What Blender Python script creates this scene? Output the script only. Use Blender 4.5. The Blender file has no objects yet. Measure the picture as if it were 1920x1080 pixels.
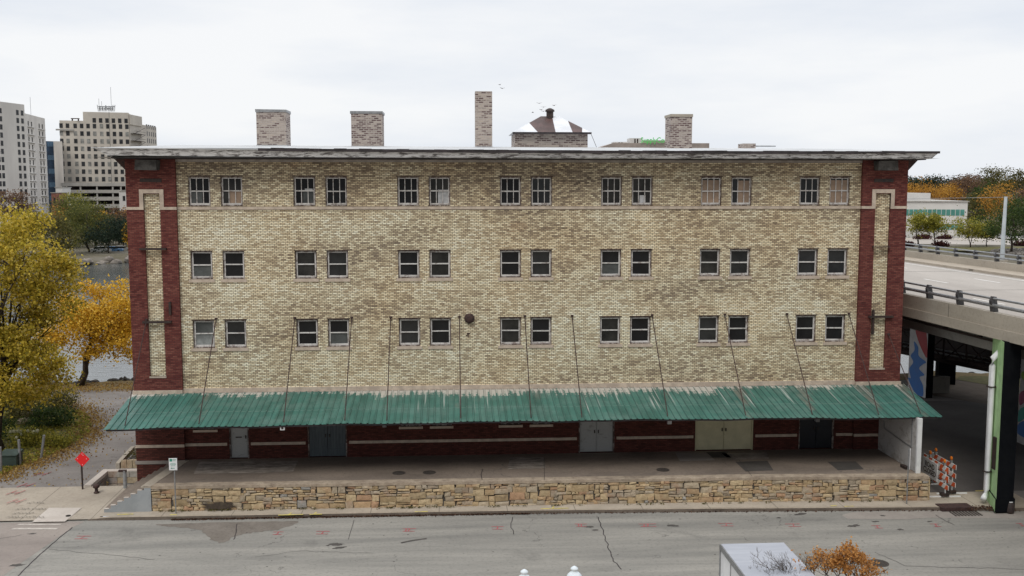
import bpy, math, random
import numpy as np
from math import radians, sin, cos, tan, pi
from mathutils import Vector, Matrix
random.seed(7); rng = np.random.default_rng(7)
S = bpy.context.scene
COL = S.collection
# ------------------------------------------------------------ camera
CAM = (0.0, -49.0, 14.8); PITCH = radians(5.84); YAW = radians(3.571); F = 1854.0
cd = bpy.data.cameras.new("camera"); cam = bpy.data.objects.new("camera", cd); COL.objects.link(cam)
cam.location = CAM; cam.rotation_euler = (pi / 2 - PITCH, 0, -YAW)
cd.sensor_width = 36; cd.lens = F / 1920 * 36; cd.clip_end = 6000; cd.clip_start = 0.5
S.camera = cam
# ------------------------------------------------------------ world + sun
SUN_EL = radians(52); SUN_AZ = radians(200)
w = bpy.data.worlds.new("World"); S.world = w; w.use_nodes = True
nt = w.node_tree; nt.nodes.clear()
def N(nt, t, **k):
    n = nt.nodes.new(t)
    for a, b in k.items(): setattr(n, a, b)
    return n
out = N(nt, 'ShaderNodeOutputWorld'); bg = N(nt, 'ShaderNodeBackground'); bg.inputs['Strength'].default_value = 0.1
sky = N(nt, 'ShaderNodeTexSky', sky_type='NISHITA', sun_disc=False, sun_elevation=SUN_EL, sun_rotation=SUN_AZ)
tc = N(nt, 'ShaderNodeTexCoord'); mp = N(nt, 'ShaderNodeMapping'); mp.inputs['Scale'].default_value = (1.2, 1.2, 5.5)
nz = N(nt, 'ShaderNodeTexNoise'); nz.inputs['Scale'].default_value = 1.6; nz.inputs['Detail'].default_value = 6; nz.inputs['Roughness'].default_value = .55
cr = N(nt, 'ShaderNodeValToRGB'); cr.color_ramp.elements[0].position = .34; cr.color_ramp.elements[0].color = (7.6, 8.1, 8.9, 1)
cr.color_ramp.elements[1].position = .6; cr.color_ramp.elements[1].color = (9.5, 9.6, 9.75, 1)
mx = N(nt, 'ShaderNodeMixRGB'); mx.inputs['Fac'].default_value = .96
L = nt.links.new
L(tc.outputs['Generated'], mp.inputs['Vector']); L(mp.outputs[0], nz.inputs['Vector']); L(nz.outputs['Fac'], cr.inputs['Fac'])
sx = N(nt, 'ShaderNodeSeparateXYZ'); L(tc.outputs['Generated'], sx.inputs[0])
zr = N(nt, 'ShaderNodeMapRange'); zr.inputs['From Min'].default_value = .25; zr.inputs['From Max'].default_value = .95; zr.inputs['To Min'].default_value = 1; zr.inputs['To Max'].default_value = 1.75; L(sx.outputs[2], zr.inputs['Value'])
yr = N(nt, 'ShaderNodeMapRange'); yr.inputs['From Min'].default_value = -.75; yr.inputs['From Max'].default_value = -.05; yr.inputs['To Min'].default_value = .38; yr.inputs['To Max'].default_value = 1; L(sx.outputs[1], yr.inputs['Value'])  # sky dimmed behind the camera, added to deepen the shade under the awning
mm = N(nt, 'ShaderNodeMath', operation='MULTIPLY'); L(zr.outputs[0], mm.inputs[0]); L(yr.outputs[0], mm.inputs[1])
vs = N(nt, 'ShaderNodeVectorMath', operation='SCALE'); L(cr.outputs[0], vs.inputs[0]); L(mm.outputs[0], vs.inputs['Scale'])
L(sky.outputs[0], mx.inputs[1]); L(vs.outputs[0], mx.inputs[2]); L(mx.outputs[0], bg.inputs['Color']); L(bg.outputs[0], out.inputs['Surface'])
sl = bpy.data.lights.new("sun", 'SUN'); sl.energy = 1.5; sl.angle = radians(28); sl.color = (1, .95, .87)
so = bpy.data.objects.new("sun", sl); COL.objects.link(so)
so.rotation_euler = (pi / 2 - SUN_EL, 0, pi - SUN_AZ)
S.view_settings.view_transform = 'Standard'; S.view_settings.look = 'None'; S.view_settings.exposure = 0.0; S.view_settings.gamma = 1
S.cycles.max_bounces = 6; S.cycles.transparent_max_bounces = 8

# ------------------------------------------------------------ survey helpers (photo pixel -> point on a real plane)
_f = Vector((sin(YAW) * cos(PITCH), cos(YAW) * cos(PITCH), -sin(PITCH))); _r = Vector((cos(YAW), -sin(YAW), 0)); _u = _r.cross(_f)
def ray(px, py): return _r * ((px - 960) / F) + _u * ((540 - py) / F) + _f
def W(px, py, Y=0.0):
    d = ray(px, py); t = (Y - CAM[1]) / d.y; return CAM[0] + d.x * t, CAM[2] + d.z * t
def G(px, py, z=0.13):
    d = ray(px, py); t = (z - CAM[2]) / d.z; return CAM[0] + d.x * t, CAM[1] + d.y * t

# ------------------------------------------------------------ mesh builder
class MB:
    def __init__(s): s.v = []; s.f = []; s.m = []; s.c = []; s.col = (1, 1, 1); s.mi = 0
    def face(s, pts):
        i = len(s.v); s.v += [tuple(p) for p in pts]; s.f.append(tuple(range(i, i + len(pts)))); s.m.append(s.mi); s.c.append(s.col)
    def idx(s, verts, faces):
        i = len(s.v); s.v += [tuple(p) for p in verts]
        for f in faces: s.f.append(tuple(k + i for k in f)); s.m.append(s.mi); s.c.append(s.col)
    def box(s, x0, x1, y0, y1, z0, z1, j=0):
        V = [(x, y, z) for z in (z0, z1) for y in (y0, y1) for x in (x0, x1)]
        if j: V = [(a + random.uniform(-j, j), b + random.uniform(-j, j), c + random.uniform(-j, j)) for a, b, c in V]
        s.idx(V, [(0, 2, 3, 1), (4, 5, 7, 6), (0, 1, 5, 4), (2, 6, 7, 3), (0, 4, 6, 2), (1, 3, 7, 5)])
        return s
    def prism(s, poly, z0, z1):
        n = len(poly); V = [(x, y, z0) for x, y in poly] + [(x, y, z1) for x, y in poly]
        s.idx(V, [tuple(range(n))[::-1], tuple(range(n, 2 * n))] + [(i, (i + 1) % n, n + (i + 1) % n, n + i) for i in range(n)]); return s
    def ext(s, poly, a0, a1, axis):
        # poly in the plane perpendicular to axis ('x': (y,z), 'y': (x,z)), swept a0..a1
        n = len(poly)
        P = (lambda p, a: (a, p[0], p[1])) if axis == 'x' else (lambda p, a: (p[0], a, p[1]))
        V = [P(p, a0) for p in poly] + [P(p, a1) for p in poly]
        s.idx(V, [tuple(range(n))[::-1], tuple(range(n, 2 * n))] + [(i, (i + 1) % n, n + (i + 1) % n, n + i) for i in range(n)]); return s
    def tube(s, pts, rads, seg=6, cap=True):
        pts = [Vector(p) for p in pts]; n = len(pts)
        if not hasattr(rads, '__len__'): rads = [rads] * n
        rings = []
        for i, p in enumerate(pts):
            d = (pts[min(i + 1, n - 1)] - pts[max(i - 1, 0)])
            d = d.normalized() if d.length > 1e-9 else Vector((0, 0, 1))
            a = Vector((0, 0, 1)) if abs(d.z) < .9 else Vector((1, 0, 0))
            u = d.cross(a).normalized(); v = d.cross(u)
            rings.append([p + (u * cos(2 * pi * k / seg) + v * sin(2 * pi * k / seg)) * rads[i] for k in range(seg)])
        V = [q for r in rings for q in r]; Fc = []
        for i in range(n - 1):
            for k in range(seg):
                Fc.append((i * seg + k, i * seg + (k + 1) % seg, (i + 1) * seg + (k + 1) % seg, (i + 1) * seg + k))
        if cap: Fc += [tuple(range(seg))[::-1], tuple(range((n - 1) * seg, n * seg))]
        s.idx(V, Fc); return s
    def lathe(s, c, prof, seg=16):
        V = []; n = len(prof)
        for r, z in prof: V += [(c[0] + r * cos(2 * pi * k / seg), c[1] + r * sin(2 * pi * k / seg), c[2] + z) for k in range(seg)]
        Fc = [(i * seg + k, i * seg + (k + 1) % seg, (i + 1) * seg + (k + 1) % seg, (i + 1) * seg + k) for i in range(n - 1) for k in range(seg)]
        Fc += [tuple(range(seg))[::-1], tuple(range((n - 1) * seg, n * seg))]
        s.idx(V, Fc); return s
    def ball(s, c, r, seg=10, rin=7, j=0):
        rx, ry, rz = (r if hasattr(r, '__len__') else (r, r, r)); V = []
        for i in range(rin + 1):
            th = pi * i / rin
            for k in range(seg):
                q = 1 + random.uniform(-j, j)
                V.append((c[0] + rx * q * sin(th) * cos(2 * pi * k / seg), c[1] + ry * q * sin(th) * sin(2 * pi * k / seg), c[2] + rz * q * cos(th)))
        s.idx(V, [(i * seg + k, (i + 1) * seg + k, (i + 1) * seg + (k + 1) % seg, i * seg + (k + 1) % seg) for i in range(rin) for k in range(seg)]); return s
    def rot(s, ang, c=(0, 0)):
        ca, sa = cos(ang), sin(ang)
        s.v = [(c[0] + (x - c[0]) * ca - (y - c[1]) * sa, c[1] + (x - c[0]) * sa + (y - c[1]) * ca, z) for x, y, z in s.v]; return s
    def move(s, dx, dy, dz=0): s.v = [(x + dx, y + dy, z + dz) for x, y, z in s.v]; return s
    def build(s, name, mats, parent=None, smooth=False, **tags):
        me = bpy.data.meshes.new(name); me.from_pydata(s.v, [], s.f)
        if not isinstance(mats, (list, tuple)): mats = [mats]
        for m in mats: me.materials.append(m)
        if len(mats) > 1: me.polygons.foreach_set('material_index', s.m)
        if any(c != (1, 1, 1) for c in s.c):
            at = me.color_attributes.new('Col', 'FLOAT_COLOR', 'CORNER'); buf = []
            for f, c in zip(s.f, s.c): buf += (list(c) + [1]) * len(f)
            at.data.foreach_set('color', buf)
        me.update()
        if smooth: me.polygons.foreach_set('use_smooth', [True] * len(me.polygons))
        o = bpy.data.objects.new(name, me); COL.objects.link(o)
        if parent is not None:
            o.parent = parent
            off = Vector(parent['_o']) if '_o' in parent else Vector((0, 0, 0))
            if off.length > 0:
                me.transform(Matrix.Translation(-off))
            o['_o'] = tuple(off)
        for k, v in tags.items(): o[k] = v
        return o
def thing(name, label, cat, loc=(0, 0, 0), group=None):
    o = bpy.data.objects.new(name, None); COL.objects.link(o); o.location = loc; o['_o'] = tuple(loc); o.empty_display_size = .3
    o['label'] = label; o['category'] = cat
    if group: o['group'] = group
    return o
def tag(o, label, cat, group=None):
    o['label'] = label; o['category'] = cat
    if group: o['group'] = group
    return o
def struct(o): o['kind'] = 'structure'; return o
def stuff(o): o['kind'] = 'stuff'; return o

# ------------------------------------------------------------ materials
def base(name):
    m = bpy.data.materials.new(name); m.use_nodes = True; n = m.node_tree; b = n.nodes['Principled BSDF']; return m, n, b
def ramp(n, stops, fac=None):
    r = N(n, 'ShaderNodeValToRGB'); e = r.color_ramp.elements
    while len(e) < len(stops): e.new(.5)
    for i, (p, c) in enumerate(stops): e[i].position = p; e[i].color = (*c, 1) if len(c) == 3 else c
    if fac is not None: n.links.new(fac, r.inputs['Fac'])
    return r.outputs[0]
def math_(n, op, a, b=None, c=None, clamp=False):
    q = N(n, 'ShaderNodeMath', operation=op, use_clamp=clamp)
    for i, x in enumerate((a, b, c)):
        if x is None: continue
        if isinstance(x, (int, float)): q.inputs[i].default_value = x
        else: n.links.new(x, q.inputs[i])
    return q.outputs[0]
def pos(n, scale=(1, 1, 1)):
    g = N(n, 'ShaderNodeNewGeometry'); m = N(n, 'ShaderNodeMapping'); m.inputs['Scale'].default_value = scale
    n.links.new(g.outputs['Position'], m.inputs['Vector']); return m.outputs[0]
def noise(n, vec, scale=1, detail=4, rough=.6, dist=0):
    q = N(n, 'ShaderNodeTexNoise'); q.inputs['Scale'].default_value = scale; q.inputs['Detail'].default_value = detail
    q.inputs['Roughness'].default_value = rough; q.inputs['Distortion'].default_value = dist
    n.links.new(vec, q.inputs['Vector']); return q.outputs['Fac']
def mix(n, fac, a, b, mode='MIX'):
    q = N(n, 'ShaderNodeMixRGB', blend_type=mode)
    for i, x in ((0, fac), (1, a), (2, b)):
        if isinstance(x, (int, float)): q.inputs[i].default_value = x
        elif isinstance(x, tuple): q.inputs[i].default_value = (*x, 1)
        else: n.links.new(x, q.inputs[i])
    return q.outputs[0]
def bump(n, b, h, strength=.3, dist=.02):
    q = N(n, 'ShaderNodeBump'); q.inputs['Strength'].default_value = strength; q.inputs['Distance'].default_value = dist
    n.links.new(h, q.inputs['Height']); n.links.new(q.outputs[0], b.inputs['Normal'])
def step(n, x, a, b):
    q = N(n, 'ShaderNodeMapRange'); q.inputs['From Min'].default_value = a; q.inputs['From Max'].default_value = b
    n.links.new(x, q.inputs['Value']); return q.outputs[0]
def plain(name, c, rough=.6, metal=0, c2=None, scale=2.0, stretch=(1, 1, 1), lo=.4, hi=.62, spec=.4, bmp=0, bs=20):
    m, n, b = base(name); b.inputs['Roughness'].default_value = rough; b.inputs['Metallic'].default_value = metal
    b.inputs['Specular IOR Level'].default_value = spec
    c2 = c2 or tuple(x * .72 for x in c)
    v = noise(n, pos(n, stretch), scale, 6, .65)
    n.links.new(ramp(n, [(lo, c2), (hi, c)], v), b.inputs['Base Color'])
    if bmp: bump(n, b, noise(n, pos(n), bs, 4), bmp)
    return m
def sepxyz(n):
    g = N(n, 'ShaderNodeNewGeometry'); s = N(n, 'ShaderNodeSeparateXYZ'); n.links.new(g.outputs['Position'], s.inputs[0]); return s.outputs
def brick(name, stops, mortar, rw=.25, rh=.085, ms=.011, dirt=(.5, .5), topstain=None, big=.75, rust=None, off=.22, tint=None):
    m, n, b = base(name); x, y, z = sepxyz(n)
    cx = N(n, 'ShaderNodeCombineXYZ'); n.links.new(math_(n, 'ADD', x, y), cx.inputs[0]); n.links.new(z, cx.inputs[1])
    br = N(n, 'ShaderNodeTexBrick'); n.links.new(cx.outputs[0], br.inputs['Vector'])
    for k, v in (('Scale', 1), ('Brick Width', rw), ('Row Height', rh), ('Mortar Size', ms), ('Mortar Smooth', .25), ('Bias', 0)): br.inputs[k].default_value = v
    br.inputs['Color1'].default_value = (0, 0, 0, 1); br.inputs['Color2'].default_value = (1, 1, 1, 1); br.inputs['Mortar'].default_value = (.5, .5, .5, 1)
    sp = N(n, 'ShaderNodeSeparateXYZ'); n.links.new(br.outputs['Color'], sp.inputs[0])
    nb = noise(n, pos(n, (.14, .14, .34)), 1.0, 5, .6, .5); nm = noise(n, pos(n, (.45, .45, 6.5)), 1.0, 6, .68)
    nf = noise(n, pos(n, (4, 4, 24)), 1.0, 3, .6); nh = noise(n, pos(n, (.22, .22, .22)), 1.0, 3, .6)
    v = math_(n, 'MULTIPLY', sp.outputs[0], .52)
    v = math_(n, 'ADD', v, math_(n, 'MULTIPLY', math_(n, 'SUBTRACT', nb, .5), big * 1.5))
    v = math_(n, 'ADD', v, math_(n, 'MULTIPLY', math_(n, 'SUBTRACT', nm, .5), .42))
    v = math_(n, 'ADD', v, math_(n, 'MULTIPLY', math_(n, 'SUBTRACT', nf, .5), .7))
    v = math_(n, 'ADD', v, off)
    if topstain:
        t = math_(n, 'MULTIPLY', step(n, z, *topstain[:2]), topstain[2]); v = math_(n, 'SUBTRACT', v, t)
    col = ramp(n, stops, v)
    if rust:
        rn = noise(n, pos(n, (.5, .5, 1.1)), .9, 6, .7); col = mix(n, math_(n, 'MULTIPLY', step(n, rn, .6, .72), .45), col, rust)
    if tint: col = mix(n, math_(n, 'MULTIPLY', step(n, nh, .42, .62), .8), col, tint, 'MULTIPLY')
    if topstain:
        so_ = N(n, 'ShaderNodeTexNoise'); so_.inputs['Scale'].default_value = 1; so_.inputs['Detail'].default_value = 8; so_.inputs['Roughness'].default_value = .75
        n.links.new(pos(n, (1.1, 1.1, .5)), so_.inputs['Vector']); col = mix(n, math_(n, 'MULTIPLY', step(n, so_.outputs['Fac'], .60, .76), .4), col, (.16, .125, .10))
    mc = mix(n, nb, tuple(k * .8 for k in mortar), tuple(k * 1.25 for k in mortar))
    col = mix(n, br.outputs['Fac'], col, mc)
    n.links.new(col, b.inputs['Base Color']); b.inputs['Roughness'].default_value = .9; b.inputs['Specular IOR Level'].default_value = .2
    bump(n, b, math_(n, 'ADD', math_(n, 'SUBTRACT', 1, br.outputs['Fac']), math_(n, 'MULTIPLY', nf, .4)), .5, .012)
    return m
M = {}
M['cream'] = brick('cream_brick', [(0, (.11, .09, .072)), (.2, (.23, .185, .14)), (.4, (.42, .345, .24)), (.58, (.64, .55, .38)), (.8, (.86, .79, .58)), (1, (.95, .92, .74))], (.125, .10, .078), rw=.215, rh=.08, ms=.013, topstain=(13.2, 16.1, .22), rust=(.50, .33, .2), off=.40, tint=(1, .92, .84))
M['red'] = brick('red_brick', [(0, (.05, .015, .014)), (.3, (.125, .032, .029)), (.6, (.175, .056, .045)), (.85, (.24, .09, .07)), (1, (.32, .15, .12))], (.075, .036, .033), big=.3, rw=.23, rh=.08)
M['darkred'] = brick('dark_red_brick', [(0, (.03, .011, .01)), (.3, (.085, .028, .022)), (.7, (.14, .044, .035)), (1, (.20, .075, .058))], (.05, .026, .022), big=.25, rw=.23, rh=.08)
M['chim'] = brick('chimney_brick', [(0, (.07, .05, .048)), (.36, (.15, .10, .095)), (.44, (.32, .275, .245)), (.7, (.46, .40, .35)), (.9, (.46, .37, .29)), (1, (.46, .30, .2))], (.42, .375, .345), rh=.10, rw=.27, ms=.02, big=.25, off=.2)
M['stone_trim'] = plain('limestone_trim', (.58, .49, .40), .85, c2=(.42, .35, .29), scale=3, bmp=.1)
M['sill'] = plain('sill_stone', (.56, .47, .39), .85, c2=(.45, .37, .3), scale=4)
def paintwood(name, paint, bare, sc=(.6, 6, 9), lo=.44, hi=.53):
    m, n, b = base(name); v = noise(n, pos(n, sc), 1.6, 8, .72, .6); v2 = noise(n, pos(n, (2, 2, 30)), 3, 4, .6)
    c = mix(n, step(n, v, lo, hi), bare, paint); c = mix(n, math_(n, 'MULTIPLY', v2, .5), c, tuple(k * .45 for k in bare))
    n.links.new(c, b.inputs['Base Color']); b.inputs['Roughness'].default_value = .85; bump(n, b, v, .4, .02); return m
M['fascia'] = paintwood('peeling_fascia', (.84, .83, .82), (.14, .125, .12), sc=(1.1, 5, 7), lo=.42, hi=.53)
M['frame'] = paintwood('window_paint', (.78, .77, .76), (.32, .27, .25), sc=(3, 3, 3), lo=.36, hi=.50)
M['jamb'] = paintwood('window_jamb_paint', (.50, .46, .43), (.11, .075, .065), sc=(4, 4, 2), lo=.47, hi=.58)
M['tar'] = plain('tar_edge', (.05, .04, .045), .7, c2=(.02, .017, .018))
M['membrane'] = plain('white_roof_membrane', (.56, .57, .585), .8, c2=(.46, .47, .48), scale=.5)
M['brownmetal'] = plain('brown_roof_sheet', (.115, .066, .06), .5, c2=(.07, .042, .038), scale=1.2)
M['whitemetal'] = plain('white_roof_sheet', (.74, .76, .8), .5, c2=(.62, .64, .68), scale=1.0)
M['bracket'] = plain('dark_grey_bracket', (.10, .095, .09), .9, c2=(.045, .042, .04), scale=3)
M['black'] = plain('black_iron', (.025, .02, .02), .6, c2=(.05, .03, .025), scale=8)
M['rusty'] = plain('rusty_iron', (.075, .04, .035), .8, c2=(.035, .022, .02), scale=9)
M['soffit'] = plain('dirty_soffit', (.42, .38, .35), .9, c2=(.28, .25, .23), scale=2)
def glass(name, c=(.006, .007, .009), c2=(.016, .018, .02), rough=.15, spec=.22):
    return plain(name, c2, rough, c2=c, scale=.9, lo=.35, hi=.7, spec=spec)
M['glass'] = glass('dark_window_glass')
M['glassmid'] = glass('dark_window_glass_b', (.008, .010, .012), (.030, .033, .035), .1, .35); M['glassmid2'] = glass('dark_window_glass_c', (.004, .005, .006), (.045, .045, .042), .2, .3)
M['glassgrey'] = glass('grey_window_glass', (.05, .055, .055), (.12, .13, .13), .2)
M['board'] = plain('tan_board', (.36, .26, .19), .7, c2=(.27, .2, .15), scale=2)
M['paper'] = plain('pale_paper', (.55, .56, .58), .7, c2=(.38, .39, .4), scale=4)
M['blind'] = plain('grey_blind', (.30, .32, .32), .4, c2=(.16, .17, .17), scale=2)
M['galv'] = plain('galvanised_steel', (.36, .37, .38), .45, .6, c2=(.26, .27, .28), scale=6)
M['white'] = plain('white_paint', (.78, .79, .80), .4, c2=(.66, .67, .68), scale=1.5)
M['greypaint'] = plain('grey_door_paint', (.30, .31, .32), .6, c2=(.2, .2, .2), scale=3)
M['whitedoor'] = paintwood('worn_white_door', (.52, .54, .54), (.22, .21, .2), sc=(1, 1, 2), lo=.30, hi=.42)
M['bluedoor'] = plain('slate_blue_door', (.10, .125, .14), .6, c2=(.07, .09, .105), scale=2, stretch=(6, 1, .6))
M['navydoor'] = plain('navy_door', (.012, .016, .025), .5, c2=(.008, .011, .017))
M['creamdoor'] = plain('cream_metal_door', (.66, .62, .42), .5, c2=(.56, .53, .35), scale=1.6)
M['greysteps'] = plain('grey_painted_concrete', (.335, .355, .37), .8, c2=(.28, .30, .315), scale=1.5)
M['whitewall'] = paintwood('stained_white_wall', (.55, .54, .53), (.3, .27, .24), sc=(1, 1, 1.4), lo=.33, hi=.5)
def concrete(name, c, c2, dark, s=.5, cracks=0, streak=(1, 1, 1), rough=.9, joints=None, bmp=.15):
    m, n, b = base(name)
    a = noise(n, pos(n, streak), s, 8, .62, .3); f = noise(n, pos(n), 7, 5, .7); g = noise(n, pos(n), 42, 3, .7); st = noise(n, pos(n, (.5, .9, 1)), .33, 6, .7, 1.2)
    col = ramp(n, [(.33, c2), (.66, c)], a)
    col = mix(n, math_(n, 'MULTIPLY', step(n, f, .50, .72), .45), col, dark)
    col = mix(n, math_(n, 'MULTIPLY', step(n, g, .62, .74), .5), col, tuple(k * .55 for k in c))
    col = mix(n, math_(n, 'MULTIPLY', step(n, st, .58, .72), .45), col, dark)
    if cracks:
        vo = N(n, 'ShaderNodeTexVoronoi', feature='DISTANCE_TO_EDGE'); vo.inputs['Scale'].default_value = cracks
        wv = N(n, 'ShaderNodeVectorMath', operation='ADD'); no = N(n, 'ShaderNodeTexNoise'); no.inputs['Scale'].default_value = .9; no.inputs['Detail'].default_value = 6
        p = pos(n); n.links.new(p, no.inputs['Vector']); sc = N(n, 'ShaderNodeVectorMath', operation='SCALE'); sc.inputs['Scale'].default_value = 2.2
        n.links.new(no.outputs['Color'], sc.inputs[0]); n.links.new(p, wv.inputs[0]); n.links.new(sc.outputs[0], wv.inputs[1]); n.links.new(wv.outputs[0], vo.inputs['Vector'])
        k = math_(n, 'LESS_THAN', vo.outputs['Distance'], .0026); gate = step(n, noise(n, pos(n), .35, 3), .50, .56)
        col = mix(n, math_(n, 'MULTIPLY', math_(n, 'MULTIPLY', k, gate), .6), col, (.09, .085, .08))
    if joints:
        x, y, z = sepxyz(n)
        for ax, per, off in joints:
            q = math_(n, 'FRACT', math_(n, 'DIVIDE', math_(n, 'ADD', (x, y)[ax], off), per)); k = math_(n, 'LESS_THAN', q, .035 / per)
            col = mix(n, math_(n, 'MULTIPLY', k, .6), col, (.07, .06, .05))
    n.links.new(col, b.inputs['Base Color']); b.inputs['Roughness'].default_value = rough; b.inputs['Specular IOR Level'].default_value = .25
    bump(n, b, f, bmp, .02); return m
M['road'] = concrete('worn_road', (.325, .31, .28), (.20, .195, .18), (.11, .107, .10), s=.6, cracks=.16, streak=(.16, 1.5, 1))
M['roadpink'] = concrete('pinkish_concrete_road', (.32, .28, .25), (.25, .215, .195), (.17, .15, .135), s=.4, streak=(.5, 1, 1))
M['walk'] = concrete('tan_sidewalk', (.44, .385, .315), (.35, .305, .25), (.22, .18, .14), s=.7, joints=[(0, 3.1, .6)])
M['kerb'] = concrete('kerb_concrete', (.42, .36, .29), (.31, .265, .21), (.16, .13, .1), s=1.2, joints=[(0, 3.1, .6)])
M['ramp'] = concrete('pale_ramp_concrete', (.56, .51, .46), (.50, .45, .4), (.36, .31, .27), s=.6)
M['path'] = concrete('grey_asphalt_path', (.26, .24, .225), (.17, .155, .145), (.11, .10, .095), s=.35, cracks=.1, streak=(.6, 1, 1))
M['dock'] = concrete('dock_concrete', (.27, .222, .182), (.165, .135, .112), (.075, .063, .054), s=.45, cracks=.12, streak=(.6, 1.2, 1))
M['lip'] = concrete('rough_dock_lip', (.46, .38, .29), (.28, .22, .17), (.08, .065, .055), s=2.5, bmp=.6)
M['patch'] = concrete('dark_patch', (.105, .095, .088), (.07, .065, .06), (.05, .045, .04), s=1)
M['patchpale'] = concrete('pale_patch', (.33, .30, .27), (.28, .25, .23), (.2, .18, .16), s=1)
M['spall'] = concrete('spalled_patch', (.42, .37, .32), (.15, .13, .115), (.09, .08, .07), s=2.2, streak=(.7, 1.6, 1))
M['wet'] = concrete('damp_stain', (.22, .195, .17), (.16, .14, .12), (.05, .04, .035), s=1)
M['hwconc'] = concrete('highway_concrete', (.44, .395, .33), (.34, .305, .255), (.22, .19, .155), s=.35, streak=(1, .4, 2))
M['deck'] = concrete('highway_deck', (.43, .395, .36), (.35, .32, .29), (.25, .23, .21), s=.3, streak=(1, .2, 1))
M['girder'] = concrete('girder_concrete', (.30, .285, .26), (.22, .205, .19), (.13, .12, .11), s=.4)
M['redmark'] = plain('red_spray_paint', (.40, .09, .10), .8, c2=(.30, .15, .14), scale=6, lo=.4, hi=.52)
M['yellowmark'] = plain('yellow_spray_paint', (.66, .56, .14), .8, c2=(.45, .38, .2), scale=5, lo=.4, hi=.55)
M['whitemark'] = plain('white_road_paint', (.60, .56, .50), .8, c2=(.42, .38, .34), scale=3)
M['darkmark'] = plain('dark_spray_writing', (.09, .09, .08), .8, c2=(.24, .21, .18), scale=5)
M['iron'] = plain('cast_iron', (.035, .03, .027), .8, c2=(.07, .058, .05), scale=14)
def ground(name, cols, s=1.2):
    m, n, b = base(name); v = noise(n, pos(n), s, 8, .75); n.links.new(ramp(n, [(.36 + .26 * i / (len(cols) - 1), c) for i, c in enumerate(cols)], v), b.inputs['Base Color'])
    b.inputs['Roughness'].default_value = 1; bump(n, b, noise(n, pos(n), 9, 5), .6, .05); return m
M['grass'] = ground('autumn_grass', [(.10, .075, .03), (.10, .10, .03), (.16, .13, .045)], 2)
M['litter'] = ground('leafy_verge', [(.10, .07, .035), (.22, .15, .06), (.16, .14, .05)], 2.5)
M['farland'] = ground('far_ground', [(.07, .065, .045), (.11, .095, .06), (.15, .135, .11)], .12)
M['dirt'] = ground('dirt', [(.10, .075, .055), (.15, .115, .085)], .8)
M['rock'] = plain('grey_rock', (.27, .25, .23), .9, c2=(.10, .09, .08), scale=3, bmp=.5)
M['paverock'] = plain('dark_rock', (.12, .11, .10), .9, c2=(.05, .045, .04), scale=3, bmp=.5)
m, n, b = base('stone_block'); at = N(n, 'ShaderNodeVertexColor', layer_name='Col'); v = noise(n, pos(n), 6, 8, .75); v2 = noise(n, pos(n), 1.7, 5, .7)
c = mix(n, step(n, v, .35, .7), at.outputs[0], (.62, .6, .56), 'MULTIPLY'); c = mix(n, math_(n, 'MULTIPLY', step(n, v2, .5, .68), .5), c, (.36, .19, .11)); c = mix(n, math_(n, 'MULTIPLY', step(n, noise(n, pos(n), 3, 6, .8), .56, .66), .5), c, (.13, .10, .075))
n.links.new(c, b.inputs['Base Color']); b.inputs['Roughness'].default_value = .95; bump(n, b, v, .8, .04); M['stone'] = m
m, n, b = base('painted_colours'); at = N(n, 'ShaderNodeVertexColor', layer_name='Col'); v = noise(n, pos(n), 2.5, 5, .6)
n.links.new(mix(n, math_(n, 'MULTIPLY', v, .35), at.outputs[0], (.12, .11, .10)), b.inputs['Base Color']); b.inputs['Roughness'].default_value = .6; M['vc'] = m
m, n, b = base('awning_sheet'); at = N(n, 'ShaderNodeVertexColor', layer_name='Col'); sp = N(n, 'ShaderNodeSeparateColor'); n.links.new(at.outputs[0], sp.inputs[0])
st = noise(n, pos(n, (8, .7, .7)), 1, 5, .6); bl = noise(n, pos(n, (1.5, 1.5, 1)), 1, 5, .7)
gc = ramp(n, [(.35, (.028, .105, .085)), (.65, (.05, .17, .14))], noise(n, pos(n, (3, .5, 1)), .8, 5, .6))
wm = math_(n, 'ADD', sp.outputs[0], math_(n, 'ADD', math_(n, 'MULTIPLY', math_(n, 'SUBTRACT', st, .5), 1.5), math_(n, 'MULTIPLY', math_(n, 'SUBTRACT', bl, .5), .6)))
dm = math_(n, 'ADD', sp.outputs[1], math_(n, 'MULTIPLY', math_(n, 'SUBTRACT', noise(n, pos(n, (3, 1, 1)), 1.3, 6, .75), .5), 1.6))
gc = mix(n, math_(n, 'MULTIPLY', step(n, dm, .42, .75), .7), gc, (.17, .145, .12))
dr_ = noise(n, pos(n, (7.5, .12, .12)), 1, 3, .5); sy = N(n, 'ShaderNodeSeparateXYZ'); gg = N(n, 'ShaderNodeNewGeometry'); n.links.new(gg.outputs['Position'], sy.inputs[0])
ln_ = math_(n, 'MULTIPLY', step(n, dr_, .63, .68), math_(n, 'MULTIPLY', step(n, math_(n, 'ADD', sy.outputs[1], math_(n, 'MULTIPLY', noise(n, pos(n, (1.3, .01, .01)), 1, 2), 4.5)), -1.0, -.2), step(n, sy.outputs[0], -5, 0)))
gc = mix(n, math_(n, 'MULTIPLY', ln_, .75), gc, (.48, .50, .47))
lap = math_(n, 'LESS_THAN', math_(n, 'ABSOLUTE', math_(n, 'ADD', sy.outputs[1], 2.55)), .02); gc = mix(n, math_(n, 'MULTIPLY', lap, .4), gc, (.3, .38, .35))
fade = noise(n, pos(n, (.5, .9, .9)), 1, 5, .7); gc = mix(n, math_(n, 'MULTIPLY', step(n, fade, .45, .7), .45), gc, (.17, .25, .225))
gc = mix(n, math_(n, 'MULTIPLY', step(n, wm, .44, .62), .85), gc, (.54, .50, .45))
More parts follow.
